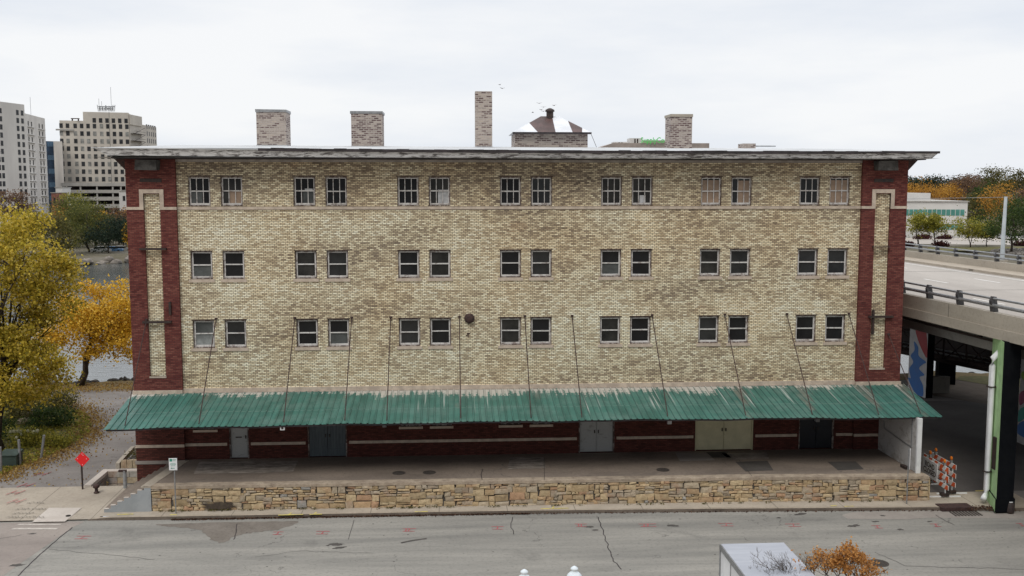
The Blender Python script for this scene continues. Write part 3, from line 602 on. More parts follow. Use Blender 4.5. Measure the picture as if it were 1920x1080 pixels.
# windows
special = {(0, 0, 0): 'g', (0, 0, 1): 'b', (0, 1, 0): 'p', (0, 2, 1): 'P', (0, 4, 1): 'q', (0, 5, 0): 'B', (0, 5, 1): 'b', (0, 6, 1): 'B', (2, 0, 0): 'G', (2, 1, 1): 'h', (1, 4, 0): 'g', (1, 0, 0): 'h'}
for r, (z0, z1) in enumerate(rowsZ):
    for i, xw in enumerate(WX):
        for s in (0, 1):
            x0 = xw + s * (WG - WW); x1 = x0 + WW; mid = (z0 + z1) / 2 + .02 + random.uniform(-.02, .02)
            b = MB(); t = .055   # outer jambs
            b.box(x0, x0 + t, .045, .16, z0, z1); b.box(x1 - t, x1, .045, .16, z0, z1); b.box(x0 + t, x1 - t, .045, .16, z1 - t, z1); b.box(x0 + t, x1 - t, .03, .16, z0, z0 + .06)
            wn = b.build('window', M['jamb'], wh); wn.location.y += .06
            b = MB(); a0, a1 = x0 + t, x1 - t; c0, c1 = z0 + .06, z1 - t; u = .055 if r else .045; jj = .006
            b.box(a0, a0 + u, .075, .125, c0, c1, jj); b.box(a1 - u, a1, .075, .125, c0, c1, jj); b.box(a0 + u, a1 - u, .077, .123, c1 - u, c1, jj); b.box(a0 + u, a1 - u, .07, .125, c0, c0 + .085, .012)
            b.box(a0 + u, a1 - u, .072, .13, mid - .03, mid + .025, jj)
            if r == 0:
                for k in (1, 2):
                    xx = a0 + (a1 - a0) * k / 3; b.box(xx - .017, xx + .017, .08, .12, c0 + .085, mid - .03); b.box(xx - .017, xx + .017, .08, .12, mid + .025, c1 - u)
            b.build('sash', M['frame'], wn)
            b = MB(); b.face([(x0 + .03, .135, z0 + .03), (x1 - .03, .135, z0 + .03), (x1 - .03, .135, z1 - .03), (x0 + .03, .135, z1 - .03)]); b.build('glass', M[random.choice(['glass', 'glass', 'glassmid', 'glassmid2'])], wn)
            k = special.get((r, i, s))
            def pane(c, e, f, g, mt, nm):
                b = MB(); b.box(a0 + (a1 - a0) * c, a0 + (a1 - a0) * e, .127, .133, c0 + (c1 - c0) * f, c0 + (c1 - c0) * g); b.build(nm, M[mt], wn)
            if k == 'g': pane(0.03, .97 if r else .6, .05, .5, 'glassgrey', 'lower_pane')
            if k == 'h': pane(0.03, .97, .05, .5, 'glassgrey', 'lower_pane')
            if k == 'G': pane(0.03, .97, .05, .5, 'blind', 'lower_pane'); pane(.03, .97, .52, .95, 'glassgrey', 'upper_pane')
            if k == 'b': pane(.36, .97, .05, .5 if i == 0 else .9, 'board', 'boarding')
            if k == 'B': pane(.03, .97, .05, .92, 'board', 'boarding')
            if k == 'p': pane(.4, .97, .05, .5, 'glassgrey', 'lower_pane'); pane(.5, .9, .5, .6, 'paper', 'paper_sheet')
            if k == 'P': pane(.42, .97, .03, .56, 'paper', 'paper_sheet')
            if k == 'q': pane(.4, .72, .03, .35, 'paper', 'paper_sheet')
            b = MB(); zz = z0
            if r: b.box(x0 - .09, x1 + .09, -.115, -.01, z0 - .145, z0); b.box(x0, x1, -.01, .04, z0 - .05, z0 + .006); b.build('sill', M['sill'], wn)
            b = MB(); b.box(x0 - .04, x1 + .04, -.068, -.03, z1 + .002, z1 + .035); b.build('lintel', M['rusty'], wn)
# belt course, water table
b = MB(); b.box(PLI, PRI, -.045, .1, 13.70, 13.835); b.build('belt_course', M['stone_trim'], wh)
b = MB(); b.box(PLI, PRI, -.07, .1, 4.73, 4.9); b.box(PLI, PRI, -.1, .1, 4.66, 4.728)
b.box(XL - .04, PLI - .002, -.25, .1, 4.66, 4.85); b.box(PRI + .002, XR + .04, -.25, .1, 4.66, 4.85); b.build('water_table', M['stone_trim'], wh)
# pilasters
YP = -.18
for (a, c, p0, p1) in ((XL, PLI, -14.74, -13.97), (PRI, XR, 21.42, 22.2)):
    zpb, zpt = 5.55, 14.45; b = MB()
    b.box(a, p0, YP, .3, 4.85, ZT); b.box(p1, c, YP, .3, 4.85, ZT); b.box(p0, p1, YP, .3, 4.85, zpb); b.box(p0, p1, YP, .3, zpt, ZT)
    b.box(a - .02, c + .02, YP - .03, .29, 15.30, 15.37); pl = b.build('pilaster', M['red'], wh)
    b = MB(); b.box(p0 - .004, p1 + .004, -.06, .1, zpb - .01, zpt + .01); b.build('inset_panel', M['cream'], pl)
    b = MB(); b.box(p0 - .02, p1 + .02, YP - .03, -.06, zpb - .08, zpb); b.build('panel_sill', M['stone_trim'], pl)
    t = .19; b = MB(); zt = 14.68
    b.box(p0 - t, p0, YP - .035, YP + .1, 13.70, zt - t); b.box(p1, p1 + t, YP - .035, YP + .1, 13.70, zt - t); b.box(p0 - t, p1 + t, YP - .035, YP + .1, zt - t, zt)
    b.box(a - .01, p0 - t, YP - .035, YP + .1, 13.70, 13.835); b.box(p1 + t, c + .01, YP - .035, YP + .1, 13.70, 13.835); b.build('stone_surround', M['stone_trim'], pl)
    b = MB(); mc = (p0 + p1) / 2; b.box(mc - .55, mc + .45, -.75, YP, 15.6, 16.1, .04); b.build('bracket', M['bracket'], pl)
    b = MB(); b.box(mc - .5, mc + .5, YP - .02, YP + .05, 15.02, 15.2, .02); b.build('vent_slot', M['black'], pl)
for (px0, px1, py, par) in ((262, 312, 467, 0), (268, 322, 604, 0), (1636, 1668, 463, 1), (1629, 1674, 594, 1)):
    x0, z = W(px0, py, -.25); x1, _ = W(px1, py, -.25); b = MB(); h = .05 if px0 != 1636 else .025
    b.box(x0, x1, -.36, YP, z - h, z + h); b.build('steel_beam', M['black'], wh)
for (px, py0, py1) in ((319, 566, 590), (1637, 581, 627)):
    x, z1 = W(px, py0, -.2); _, z0 = W(px, py1, -.2); b = MB(); b.box(x - .05, x + .05, -.3, YP, z0, z1); b.build('iron_bar', M['black'], wh)
x, z = W(880, 597); b = MB(); b.lathe((0, 0, 0), [(.26, 0), (.24, .12), (.14, .19), (.01, .21)], 18); b.v = [(x + p[0], -p[2], z + p[1]) for p in b.v]; b.build('flue_cap', M['rusty'], wh)
x, z = W(880, 626); b = MB(); b.box(x - .1, x + .09, -.01, .02, z - .05, z + .05, .03); b.box(x - .16, x - .02, -.012, .02, z - .12, z - .07, .02); b.build('wall_scar', M['rusty'], wh)
# ground floor
D = {'dock_door_a': (430, 467, 3.55), 'b': (577, 651, 3.75), 'c': (1085, 1152, 3.8), 'd': (1303, 1412, 3.75), 'e': (1497, 1563, 3.75)}
GX = lambda px: W(px, 840)[0]
dh = {k: (GX(a), GX(c), ZP, z) for k, (a, c, z) in D.items()}
lw = [(362, 408, 805), (748, 793, 799), (806, 850, 798), (935, 980, 796), (993, 1037, 795)]
lwh = [(W(a, y)[0] + .08, W(c, y)[0] - .08, W(a, y + 1)[1], 4.3) for a, c, y in lw]
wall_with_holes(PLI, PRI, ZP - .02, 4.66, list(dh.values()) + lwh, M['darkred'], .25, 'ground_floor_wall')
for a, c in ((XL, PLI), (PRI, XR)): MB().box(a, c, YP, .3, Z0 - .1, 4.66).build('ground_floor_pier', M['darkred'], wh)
segs = []; last = PLI
for a, c, _, _ in sorted(dh.values()): segs.append((last, a - .1)); last = c + .1
segs.append((last, PRI))
for a, c in segs: MB().box(a, c, -.03, .05, 1.98, 2.12).build('white_band', M['stone_trim'], wh)
for a, c in ((XL - .01, PLI), (PRI, XR + .01)): MB().box(a, c, YP - .04, 0, 1.98, 2.12).build('white_band', M['stone_trim'], wh)
b = MB(); b.box(XL - .05, PLI + .04, YP - .06, .05, 1.16, 1.32); b.build('plinth', M['patchpale'], wh)
for (a, c, z0, z1) in lwh:
    b = MB(); b.box(a, c, .1, .18, z0, z1); wn = b.build('window', M['jamb'], wh); b = MB(); b.box(a + .06, c - .06, .085, .12, z0 + .06, z1); b.build('glass', M['glass'], wn)
    b = MB(); b.box(a - .08, c + .08, -.05, .08, z0 - .12, z0); b.build('sill', M['sill'], wn)
def door(key, mat, leaves=2, plank=False, label=None, tr=None):
    a, c, z0, z1 = dh[key]; b = MB()
    b.box(a, a + .07, .06, .22, z0, z1); b.box(c - .07, c, .06, .22, z0, z1); b.box(a + .07, c - .07, .06, .22, z1 - .08, z1)
    fr = b.build('door_frame', M['jamb'] if key != 'd' else M[mat], wh); a += .07; c -= .07; z1 -= .08; top = tr or z1
    for k in range(leaves):
        x0 = a + (c - a) * k / leaves + .008; x1 = a + (c - a) * (k + 1) / leaves - .008; b = MB(); b.box(x0, x1, .12, .17, z0 + .03, top)
        if plank:
            q_ = int((x1 - x0) / .14)
            for m_ in range(q_): xx = x0 + (x1 - x0) * m_ / q_; b.box(xx + .01, xx + (x1 - x0) / q_ - .01, .105, .12, z0 + .5, top)
            b.box(x0, x1, .1, .12, z0 + .03, z0 + .4)
        else:
            for (e, f) in ((.06, .47), (.53, .94)):
                zz0 = z0 + (top - z0) * e; zz1 = z0 + (top - z0) * f; b.box(x0 + .04, x1 - .04, .108, .12, zz0, zz1)
        dd = b.build('door', M[mat], wh, **({'label': label} if label else {}))
        b = MB(); hx = x1 - .09 if k == 0 else x0 + .09; b.box(hx - .025, hx + .025, .06, .105, z0 + 1.0, z0 + 1.16); b.build('handle', M['iron'], dd)
    if tr: b = MB(); b.box(a, c, .13, .16, top + .02, z1); b.build('transom', M['greypaint'], wh)
door('dock_door_a', 'whitedoor', 1, tr=3.35, label='pale grey single door'); door('b', 'bluedoor', 2, True, 'slate blue double door')
door('c', 'whitedoor', 2, label='worn white double door'); door('d', 'creamdoor', 2, label='cream yellow double door'); door('e', 'navydoor', 2, label='dark navy double door')
x, z = W(463, 828, .1); b = MB(); b.box(x - .55, x - .25, .09, .118, z + .2, z + .26); b.build('mail_slot', M['iron'], wh)
# eave, fascia, roof
b = MB(); rf_ = lambda x: 16.66 - .14 * (x + 16.7) / 40.8 - .06 * sin(pi * (x + 16.7) / 40.8)
xs = list(np.linspace(-16.1, 23.8, 27))
for i, (a, c) in enumerate(zip(xs, xs[1:])):
    g = .004; dj = random.uniform(-.012, .012)
    e = lambda x, side: (x - (.5 if i == 0 and side == 0 else 0) * 1 + (.3 if i == 25 and side == 1 else 0))
    ta, tb = rf_(a), rf_(c); th = .38 - .04 * i / 26
    P = [(a + g, -1.04 + dj, ta - th), (c - g, -1.04 + dj, tb - th), (e(c, 1) - g, -1.14 + dj, tb - .06), (e(a, 0) + g, -1.14 + dj, ta - .06)]
    Q = [(x, y + .06, z) for x, y, z in P]; b.idx(P + Q, [(0, 1, 2, 3), (7, 6, 5, 4), (3, 2, 6, 7), (0, 4, 5, 1), (0, 3, 7, 4), (1, 5, 6, 2)])
ev = b.build('fascia', M['fascia'], wh)
b = MB(); xs = list(np.linspace(-16.75, 24.15, 70))
for a, c in zip(xs, xs[1:]):
    h = .02 if a < -9.5 else .06 + random.uniform(0, .03); lo_ = 0 if a < -9.5 else (.05 if a < 20 else .02); b.mi = 1 if a < -9.5 else 0
    P = [(a, -1.2, rf_(a) - .06 - lo_), (c, -1.2, rf_(c) - .06 - lo_), (c, -1.2, rf_(c) - .06 + h + .02), (a, -1.2, rf_(a) - .06 + h + .02)]; Q = [(x, -1.0, z) for x, y, z in P]
    b.idx(P + Q, [(0, 1, 2, 3), (3, 2, 6, 7), (0, 4, 5, 1)])
b.build('roof_edge', [M['tar'], M['membrane']], wh)
b = MB(); b.box(-15.95, 23.6, -.9, .3, 16.13, 16.2); b.build('soffit', M['tar'], wh)
b = MB(); b.box(PLI, PRI, -.06, -.003, 16.0, 16.12); b.build('frieze_board', M['soffit'], wh)
for x, s in ((XL, -1), (XR, 1)):
    b = MB(); b.ext([(x, 15.6), (x, 16.13), (x + s * .5, 16.13)] if s > 0 else [(x + s * .5, 16.13), (x, 16.13), (x, 15.6)], YP + .05, .1, 'y'); b.build('eave_bracket', M['rusty'], wh)
b = MB(); A = [(-16.75, -1.19, 16.63), (24.15, -1.19, 16.49), (22.5, 6, 16.93), (-14.5, 6, 17.05), (-16.75, BD + 1, 16.6), (24.15, BD + 1, 16.5)]
b.idx(A, [(0, 1, 2, 3), (3, 2, 5, 4), (0, 3, 4), (1, 5, 2)]); b.idx([(x, y, 16.2) for x, y, z in A[:2] + A[4:]], [(0, 2, 3, 1)])
for s, (i, k) in enumerate(((0, 4), (1, 5))):
    p, r = A[i], A[k]; x = p[0]; xi = x + (.9 if s == 0 else -.6)
    b.face([p, r, (xi, r[1], 16.2), (xi, p[1] + .2, 16.2)])
roof = b.build('roof', M['membrane'], wh)
for k, (a, c, yt, yb, Y, dp, cap) in enumerate(((480, 537, 205, 276, 5, 1.5, 1), (658, 717, 208, 278, 5, 1.5, 1), (891, 923, 171, 279, 4, .95, 0), (1258, 1297, 214, 282, 5, 1.4, 2))):
    x0, z1 = W(a, yt, Y); x1, z0 = W(c, yb, Y); b = MB(); b.box(x0, x1, Y, Y + dp, z0 - .4, z1 - (.14 if cap else 0)); ch = b.build('chimney', M['chim'], wh)
    if cap: b = MB(); b.box(x0 - .04, x1 + .04, Y - .04, Y + dp + .04, z1 - .14, z1, .012); b.build('cap', M['hwconc'] if cap == 2 else M['galv'], ch)
    b = MB(); b.box(x0 - .03, x1 + .03, Y - .04, Y + dp + .03, z0 - .4, z0 + .12); b.build('flashing', M['membrane'], ch)
x0, z1 = W(1393, 269, 9); x1, _ = W(1417, 269, 9); b = MB(); b.box(x0, x1, 9, 10, 16.6, z1); b.build('chimney', M['chim'], wh)
b = MB(); b.tube([(x1, 9.3, z1 - .14), (x1 + 1.3, 9.3, z1 - .14)], .04, 6); b.build('roof_pipe', M['galv'], wh)
# penthouse
x0, zt = W(966, 250, 6); x1, _ = W(1102, 250, 6); b = MB(); b.box(x0, x1, 6, 9.4, 16.7, zt); ph = b.build('penthouse', M['chim'], wh)
ex0, ez = W(961, 248, 5.75); ex1, _ = W(1109, 248, 5.75); _, rz = W(1030, 218, 7.5); r0x, _ = W(1014, 218, 7.5); r1x, _ = W(1048, 218, 7.5)
b = MB(); E = [(ex0, 5.7, ez), (ex1, 5.7, ez), (ex1, 9.7, ez), (ex0, 9.7, ez)]
def lerp(a, c, t): return tuple(a[i] + (c[i] - a[i]) * t for i in range(3))
R0, R1 = (r0x, 7.5, rz), (r1x, 7.5, rz)
cuts = [(0, 1), (.29, 0), (.55, 1), (.78, 0), (.88, 1), (1, 0)]
bp_ = lambda t: lerp(E[0], E[1], t); rp_ = lambda t: lerp(R0, R1, t); hp_ = lambda t: lerp(R1, E[1], t); hl_ = lambda t: lerp(R0, E[0], t)
for mi_, P_ in ((1, [bp_(0), bp_(.32), hl_(.42)]), (0, [bp_(.32), bp_(.545), rp_(.62), rp_(0), hl_(.42)]), (1, [bp_(.545), bp_(.76), hp_(.28), rp_(1), rp_(.62)]), (0, [bp_(.76), bp_(.88), hp_(.72), hp_(.28)]), (1, [bp_(.88), bp_(1), hp_(.72)])):
    b.mi = mi_; b.face(P_)
b.mi = 1; b.face([E[1], E[2], R1]); b.face([E[3], E[0], R0]); b.face([E[2], E[3], R0, R1]); b.face(E[::-1])
b.build('hip_roof', [M['brownmetal'], M['whitemetal']], ph)
b = MB(); b.box(ex0, ex1, 5.68, 5.76, ez - .09, ez + .015); b.build('eave_edge', M['tar'], ph)
x, z = W(1031, 220, 7.4); b = MB(); b.lathe((x, 7.4, z - .2), [(.2, 0), (.2, .5), (.27, .52), (.25, .62), (.1, .7), (.01, .72)], 14); b.build('vent_stack', M['black'], ph)
b = MB(); a_, c_ = W(1108, 252, 6), W(1118, 276, 6); b.tube([(a_[0], 5.9, a_[1]), (c_[0], 5.9, c_[1])], .012, 4); b.build('guy_wire', M['black'], ph)
# awning
ROD = [-14.8, -11.5, -7.68, -4.9, -2.98, .43, 3.7, 6.08, 10.14, 13.86, 17.07, 20.3, 22.35]
YF = -4.3
def az(x, t):   # t 0 at wall .. 1 at front edge
    zf = 4.03 - .0012 * (x - 3) ** 2 * .25 + .02 * sin(x * .9) + .012 * sin(x * 2.3); return 4.68 + (zf - 4.68) * t
def ax(x, t): return x + (-.12 if x < XL + .1 else 0) * t
b = MB(); nrib = 128; rows = 14
for k in range(nrib):
    xa = XL - .1 + (XR + .1 - XL + .25) * k / nrib; xb = XL - .1 + (XR + .1 - XL + .25) * (k + 1) / nrib; w_ = xb - xa
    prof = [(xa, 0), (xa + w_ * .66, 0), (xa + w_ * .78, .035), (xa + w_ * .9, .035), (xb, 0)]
    for r in range(rows):
        t0, t1 = r / rows, (r + 1) / rows; y0, y1 = -.17 + (YF + .17) * t0, -.17 + (YF + .17) * t1; tm = (t0 + t1) / 2
        wfac = (.80 - tm * 2.4) if -4 < xa < 13 else (.58 - tm * 2.9); wfac += .12 * sin(xa * 1.1)
        d = min(abs(xa - (rx + .55 * (1 - tm) * (1 if rx > 3 else -1))) for rx in ROD); dirt = max(0, .55 - d * 1.2) * (1.2 - tm * .5) * (1.3 if xa > 12 else .9)
        if xa > 13: dirt += .28 * (1 - tm)
        cc_ = (max(.001, min(1, wfac + .06)), max(.001, min(1, dirt)))
        for ip, ((u, hu), (v_, hv)) in enumerate(zip(prof, prof[1:])):
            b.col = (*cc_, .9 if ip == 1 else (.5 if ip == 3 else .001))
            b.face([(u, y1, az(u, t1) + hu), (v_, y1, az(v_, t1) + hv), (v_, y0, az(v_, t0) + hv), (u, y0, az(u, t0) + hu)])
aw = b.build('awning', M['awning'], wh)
b = MB()
for k in range(64):
    xa = XL + (XR - XL) * k / 64; xb = XL + (XR - XL) * (k + 1) / 64; b.idx([(xa, YF + .06, az(xa, 1) - .09), (xb, YF + .06, az(xb, 1) - .09), (xb, YF + .06, az(xb, 1) - .012), (xa, YF + .06, az(xa, 1) - .012), (xa, YF + .14, az(xa, 1) - .09), (xb, YF + .14, az(xb, 1) - .09)], [(0, 1, 2, 3), (4, 5, 1, 0)])
b.build('edge_beam', M['tar'], aw)
b = MB()
for x in ROD: b.tube([(x, -.1, 4.55), (x, YF + .2, az(x, 1) - .08)], .05, 4)
b.face([(XL, YF + .15, 3.93), (XR, YF + .15, 3.93), (XR, -.1, 4.56), (XL, -.1, 4.56)]); b.build('underside', M['rusty'], aw)
for x in ROD:
    zt = 8.36 if x < 22 else 7.3; b = MB(); xt = min(x, 22.95)
    b.tube([(xt, -.02 if PLI < x < PRI else YP - .02, zt), (x, YF + .33, az(x, .93) + .03)], .024, 6); b.lathe((xt, -.06 if PLI < x < PRI else YP - .05, zt - .06), [(.01, 0), (.07, .02), (.07, .1), (.01, .12)], 8); b.build('support_rod', M['rusty'], aw)
b = MB()
for rx, tx in ((3, -2), (1, 4)): pass
# lights and camera under awning
x, z = W(530, 802, YF + .2); b = MB()
b.box(x - .1, x + .1, YF + .1, YF + .25, z - .09, z + .09); fl = b.build('floodlight', M['white'], wh); b = MB(); b.box(x - .05, x + .05, YF + .085, YF + .1, z - .04, z + .05); b.build('lens', M['black'], fl)
for px, py in ((721, 798), (1255, 792), (1532, 788)):
    x, z = W(px, py, -.1); b = MB(); b.box(x - .1, x + .1, -.2, 0, z - .07, z + .09); b.build('wall_lamp', M['white'] if px == 1255 else M['greypaint'], wh)

# ============================================================ LOADING DOCK
dk = thing('loading_dock', 'raised concrete loading platform with rubble stone front wall', 'loading dock', (4, -2.3, Z0))
FL = [(-13.62, -4.38), (2.8, -4.55), (13.8, -4.68), (22.35, -5.05)]
def fy(x):
    for (a, ya), (c, yc) in zip(FL, FL[1:]):
        if x <= c: return ya + (yc - ya) * (x - a) / (c - a)
    return FL[-1][1]
b = MB(); b.prism([(x, y + .2) for x, y in FL] + [(22.35, -.0), (-13.62, -.0)], Z0 - .1, ZP - .002); b.build('platform', M['dock'], dk)
b = MB(); xs = list(np.linspace(-13.62, 22.35, 110)); pj = [(fy(x) - .05 + random.uniform(-.03, .02), ZP + random.uniform(-.012, .012)) for x in xs]
for i in range(109):
    a, c = xs[i], xs[i + 1]; (ya, za), (yc, zc) = pj[i], pj[i + 1]; hb = ZP - .13
    b.idx([(a, ya, hb), (c, yc, hb), (c, yc, zc), (a, ya, za), (c, fy(c) + .45, ZP + .006), (a, fy(a) + .45, ZP + .006), (a, fy(a) + .2, hb), (c, fy(c) + .2, hb)], [(0, 1, 2, 3), (3, 2, 4, 5), (6, 7, 1, 0)])
b.build('slab_edge', M['lip'], dk)
# rubble stone wall : every block a modelled stone
b = MB(); zb = Z0 - .02; ztp = ZP - .13
pal = [(.54, .42, .26), (.58, .46, .29), (.49, .37, .22), (.53, .38, .23), (.50, .42, .31), (.44, .37, .28), (.38, .37, .35), (.50, .32, .20), (.47, .40, .31)]
def stone_box(a, c, z0, z1, yf):
    g = .002; d = random.uniform(.0, .06); k = random.uniform(.012, .03); col = random.choices(pal, [6, 6, 5, 4, 5, 3, .4, 1.6, 3])[0]; s_ = random.uniform(.8, 1.15); b.col = tuple(min(1, q_ * s_) for q_ in col)
    J = lambda: random.uniform(-.035, .035); x0, x1, y0, y1 = a + g, c - g, z0 + g, z1 - g
    o = [(x0 + J(), y0 + J()), (x1 + J(), y0 + J()), (x1 + J(), y1 + J()), (x0 + J(), y1 + J())]
    back = [(x, yf(x) + .06, z) for x, z in o]; cx, cz = (x0 + x1) / 2, (y0 + y1) / 2
    fr = [(x + (cx - x) * k * 1.2 / (x1 - x0) * 1, yf(x) - d + random.uniform(-.008, .008), z + (cz - z) * k / (y1 - y0) * 1.2) for x, z in o]
    b.idx(back + fr + [(cx, yf(cx) - d - .02, cz)], [(4, 5, 8), (5, 6, 8), (6, 7, 8), (7, 4, 8), (0, 1, 5, 4), (1, 2, 6, 5), (2, 3, 7, 6), (3, 0, 4, 7)])
x = -13.6
while x < 22.3:
    wv = random.uniform(.5, 1.7); xe = min(x + wv, 22.33); hs = []; z = zb
    while z < ztp - .06:
        h = random.choice([.09, .12, .15, .18, .22, .27, .32]); h = min(h, ztp - z)
        if ztp - z - h < .09: h = ztp - z
        hs.append((z, z + h)); z += h
    for z0, z1 in hs:
        xx = x + random.uniform(-.1, .1) * (x > -13.5); 
        while xx < xe - .01:
            wd = random.uniform(.16, .6) * (1.4 if z1 - z0 > .25 else .9); x2 = xx + wd
            if xe - x2 < .18: x2 = xe
            if z1 - z0 > .2 and wd < .5 and random.random() < .3:
                zm = z0 + (z1 - z0) * random.uniform(.4, .6); stone_box(xx, x2, z0, zm, fy); stone_box(xx, x2, zm, z1, fy)
            else: stone_box(xx, x2, z0, z1, fy)
            xx = x2
    x = xe
b.col = (.5, .42, .3)
for zz in np.arange(zb, ztp - .1, .36):   # return at the right end
    yy = fy(22.3)
    while yy < -.3:
        y2 = yy + random.uniform(.4, .8); b.col = random.choice(pal[:5]); b.box(22.33, 22.4 + random.uniform(0, .03), yy + .01, y2 - .01, zz + .01, min(zz + .35, ztp), .01); yy = y2
b.build('stone_wall', M['stone'], dk)
b = MB()
for (x0, y0), (x1, y1) in zip(FL, FL[1:]): b.face([(x0, y0 + .045, zb), (x1, y1 + .045, zb), (x1, y1 + .045, ztp), (x0, y0 + .045, ztp)])
b.face([(22.36, fy(22.3), zb), (22.36, -.2, zb), (22.36, -.2, ztp), (22.36, fy(22.3), ztp)]); b.build('mortar', M['paverock'], dk)
b = MB(); P = []
for k in range(28):
    a = 2 * pi * k / 28; r = 1 + random.uniform(-.3, .3); P.append((-10.6 + .75 * r * cos(a), Z0 + .22 + .2 * r * sin(a)))
b.face([(x, fy(x) - .1, max(z, Z0 + .01)) for x, z in P]); b.build('damp_stain', plain('dark_wall_damp', (.09, .07, .05), .9, c2=(.05, .038, .03), scale=5), dk)
# stairs at left end
ns = 7; x0s = -15.72; run = (13.62 - 15.72) / -ns; rise = (ZP - Z0) / ns
prof = [(x0s, Z0)]
for k in range(ns): prof += [(x0s + k * run, Z0 + (k + 1) * rise), (x0s + (k + 1) * run, Z0 + (k + 1) * rise)]
prof += [(-13.62, Z0)]
b = MB(); b.ext(prof, -4.36, -.75, 'y'); st = b.build('steps', M['dock'], dk)
b = MB()
for k in range(ns): b.box(x0s + k * run, x0s + (k + 1) * run + .001, -4.43, -4.362, Z0 - .02, Z0 + (k + 1) * rise - .012)
b.build('painted_side', M['greysteps'], st)
b = MB()
for k in range(ns): b.box(x0s + k * run - .012, x0s + k * run + .2, -4.44, -4.30, Z0 + (k + 1) * rise - .010, Z0 + (k + 1) * rise + .006)
b.build('nosing', M['ramp'], st)
b = MB(); b.prism([(-14.05, -4.44), (-13.61, -4.44), (-13.0, -.2), (-13.55, -.2)], ZP - .06, ZP + .012); b.build('landing_edge', M['walk'], dk)
# patches
for poly, mt in (([(1380, 866), (1437, 864), (1451, 882), (1397, 884)], 'patch'), ([(1550, 866), (1604, 865), (1619, 880), (1570, 882)], 'patch'), ([(1266, 849), (1323, 849), (1340, 863), (1275, 865)], 'patchpale'), ([(1325, 848), (1360, 847), (1372, 858), (1336, 858)], 'patch'),
                 ([(375, 866), (470, 864), (558, 864), (548, 884), (480, 887), (365, 888)], 'spall'), ([(955, 857), (1020, 857), (1024, 878), (950, 880)], 'spall'), ([(1350, 850), (1440, 848), (1440, 860), (1370, 862)], 'spall')):
    b = MB(); P = [G(x, y, ZP) for x, y in poly]; b.face([(x + random.uniform(-.05, .05), y, ZP + .004) for x, y in P]); b.build('patch', M[mt], dk)
for px, py in ((748, 887), (805, 886), (1243, 881)): lid('round_lid', 'round iron lid set in the platform', G(px, py, ZP), .31, dk, z=ZP)
b = MB(); P = [G(x, y, ZP) for x, y in ((905, 880), (902, 890), (904, 900))]; strip(b, P, .03, ZP + .012)
P = [G(x, y, ZP) for x, y in ((1020, 858), (1021, 900))]; strip(b, P, .02, ZP + .012); P = [G(x, y, ZP) for x, y in ((1385, 862), (1410, 893))]; strip(b, P, .02, ZP + .012); b.build('crack', M['tar'], dk)
# end screen wall at the right end of the dock
sc = thing('screen_wall', 'stained white partition wall closing the right end of the dock', 'wall', (22.05, -2.5, ZP))
b = MB(); b.ext([(-.3, ZP + .02), (-4.5, ZP + .02), (-4.5, 3.9), (-.3, 4.45)], 21.98, 22.12, 'x'); b.build('panel', M['whitewall'], sc)
b = MB(); b.box(21.93, 22.14, -4.62, -4.5, ZP + .01, 3.95); b.build('post', M['white'], sc)
b = MB()
for a, c, e, f in ((-1.0, -.95, 2.6, 4.0), (-4.0, -3.95, 2.4, 3.9)): b.box(21.94, 21.98, a, c, e, f)
b.face([(21.96, -.95, 2.62), (21.96, -3.98, 2.42), (21.96, -3.98, 2.36), (21.96, -.95, 2.56)]); b.build('board_frame', M['galv'], sc)
b = MB(); b.ext([(-.98, 2.62), (-3.97, 2.42), (-3.97, 3.8), (-.98, 4.1)], 21.965, 21.979, 'x'); b.build('notice_board', M['whitewall'], sc)
x_, y_ = G(1692, 878, ZP)
b = MB(); b.box(21.7, 21.9, y_ - .25, y_ + .25, ZP, ZP + .12, .02); tag(b.build('bundle', M['black']), 'small black bundle left at the foot of the white partition', 'bag')

# sunken area beside the building
sa = thing('areaway', 'sunken stone-walled areaway beside the left corner of the building', 'areaway', (-16.7, .8, Z0)); b = MB()
b.face([(PX0, PY0, -.75), (PX1, PY0, -.75), (PX1, PY1, -.75), (PX0, PY1, -.75)]); b.build('floor', M['walk'], sa)
b = MB(); b.col = (.4, .38, .33)
for k in range(3):
    z = -.75 + k * .32; xx = PX0
    while xx < PX1: x2 = xx + random.uniform(.3, .6); b.col = random.choice([(.42, .4, .36), (.5, .42, .3), (.35, .34, .33)]); b.box(xx + .01, min(x2, PX1) - .01, PY1 - .04, PY1 + .1, z + .01, z + .31, .01); xx = x2
    yy = PY0
    while yy < PY1: y2 = yy + random.uniform(.3, .6); b.col = random.choice([(.28, .26, .24), (.22, .21, .2)]); b.box(PX0 - .1, PX0 + .04, yy + .01, min(y2, PY1) - .01, z + .01, z + .31, .01); yy = y2
b.face([(PX0, PY0, -.75), (PX1, PY0, -.75), (PX1, PY0, Z0), (PX0, PY0, Z0)]); b.build('retaining_wall', M['stone'], sa)
b = MB(); b.box(PX0 - .28, PX0 + .05, PY0 - .1, PY1 + .35, Z0 - .06, Z0 + .1); b.box(PX0 + .051, PX1, PY1 + .0, PY1 + .35, Z0 - .06, Z0 + .1); b.build('coping', M['ramp'], sa)
pl = thing('planter', 'low stone planter bed beyond the sunken areaway', 'planter', (-16.6, 3.6, Z0)); b = MB()
b.col = (.48, .4, .28)
for k in range(6): b.box(-17.3 + k * .3, -17.02 + k * .3, 2.75, 2.95, Z0, Z0 + .42, .02)
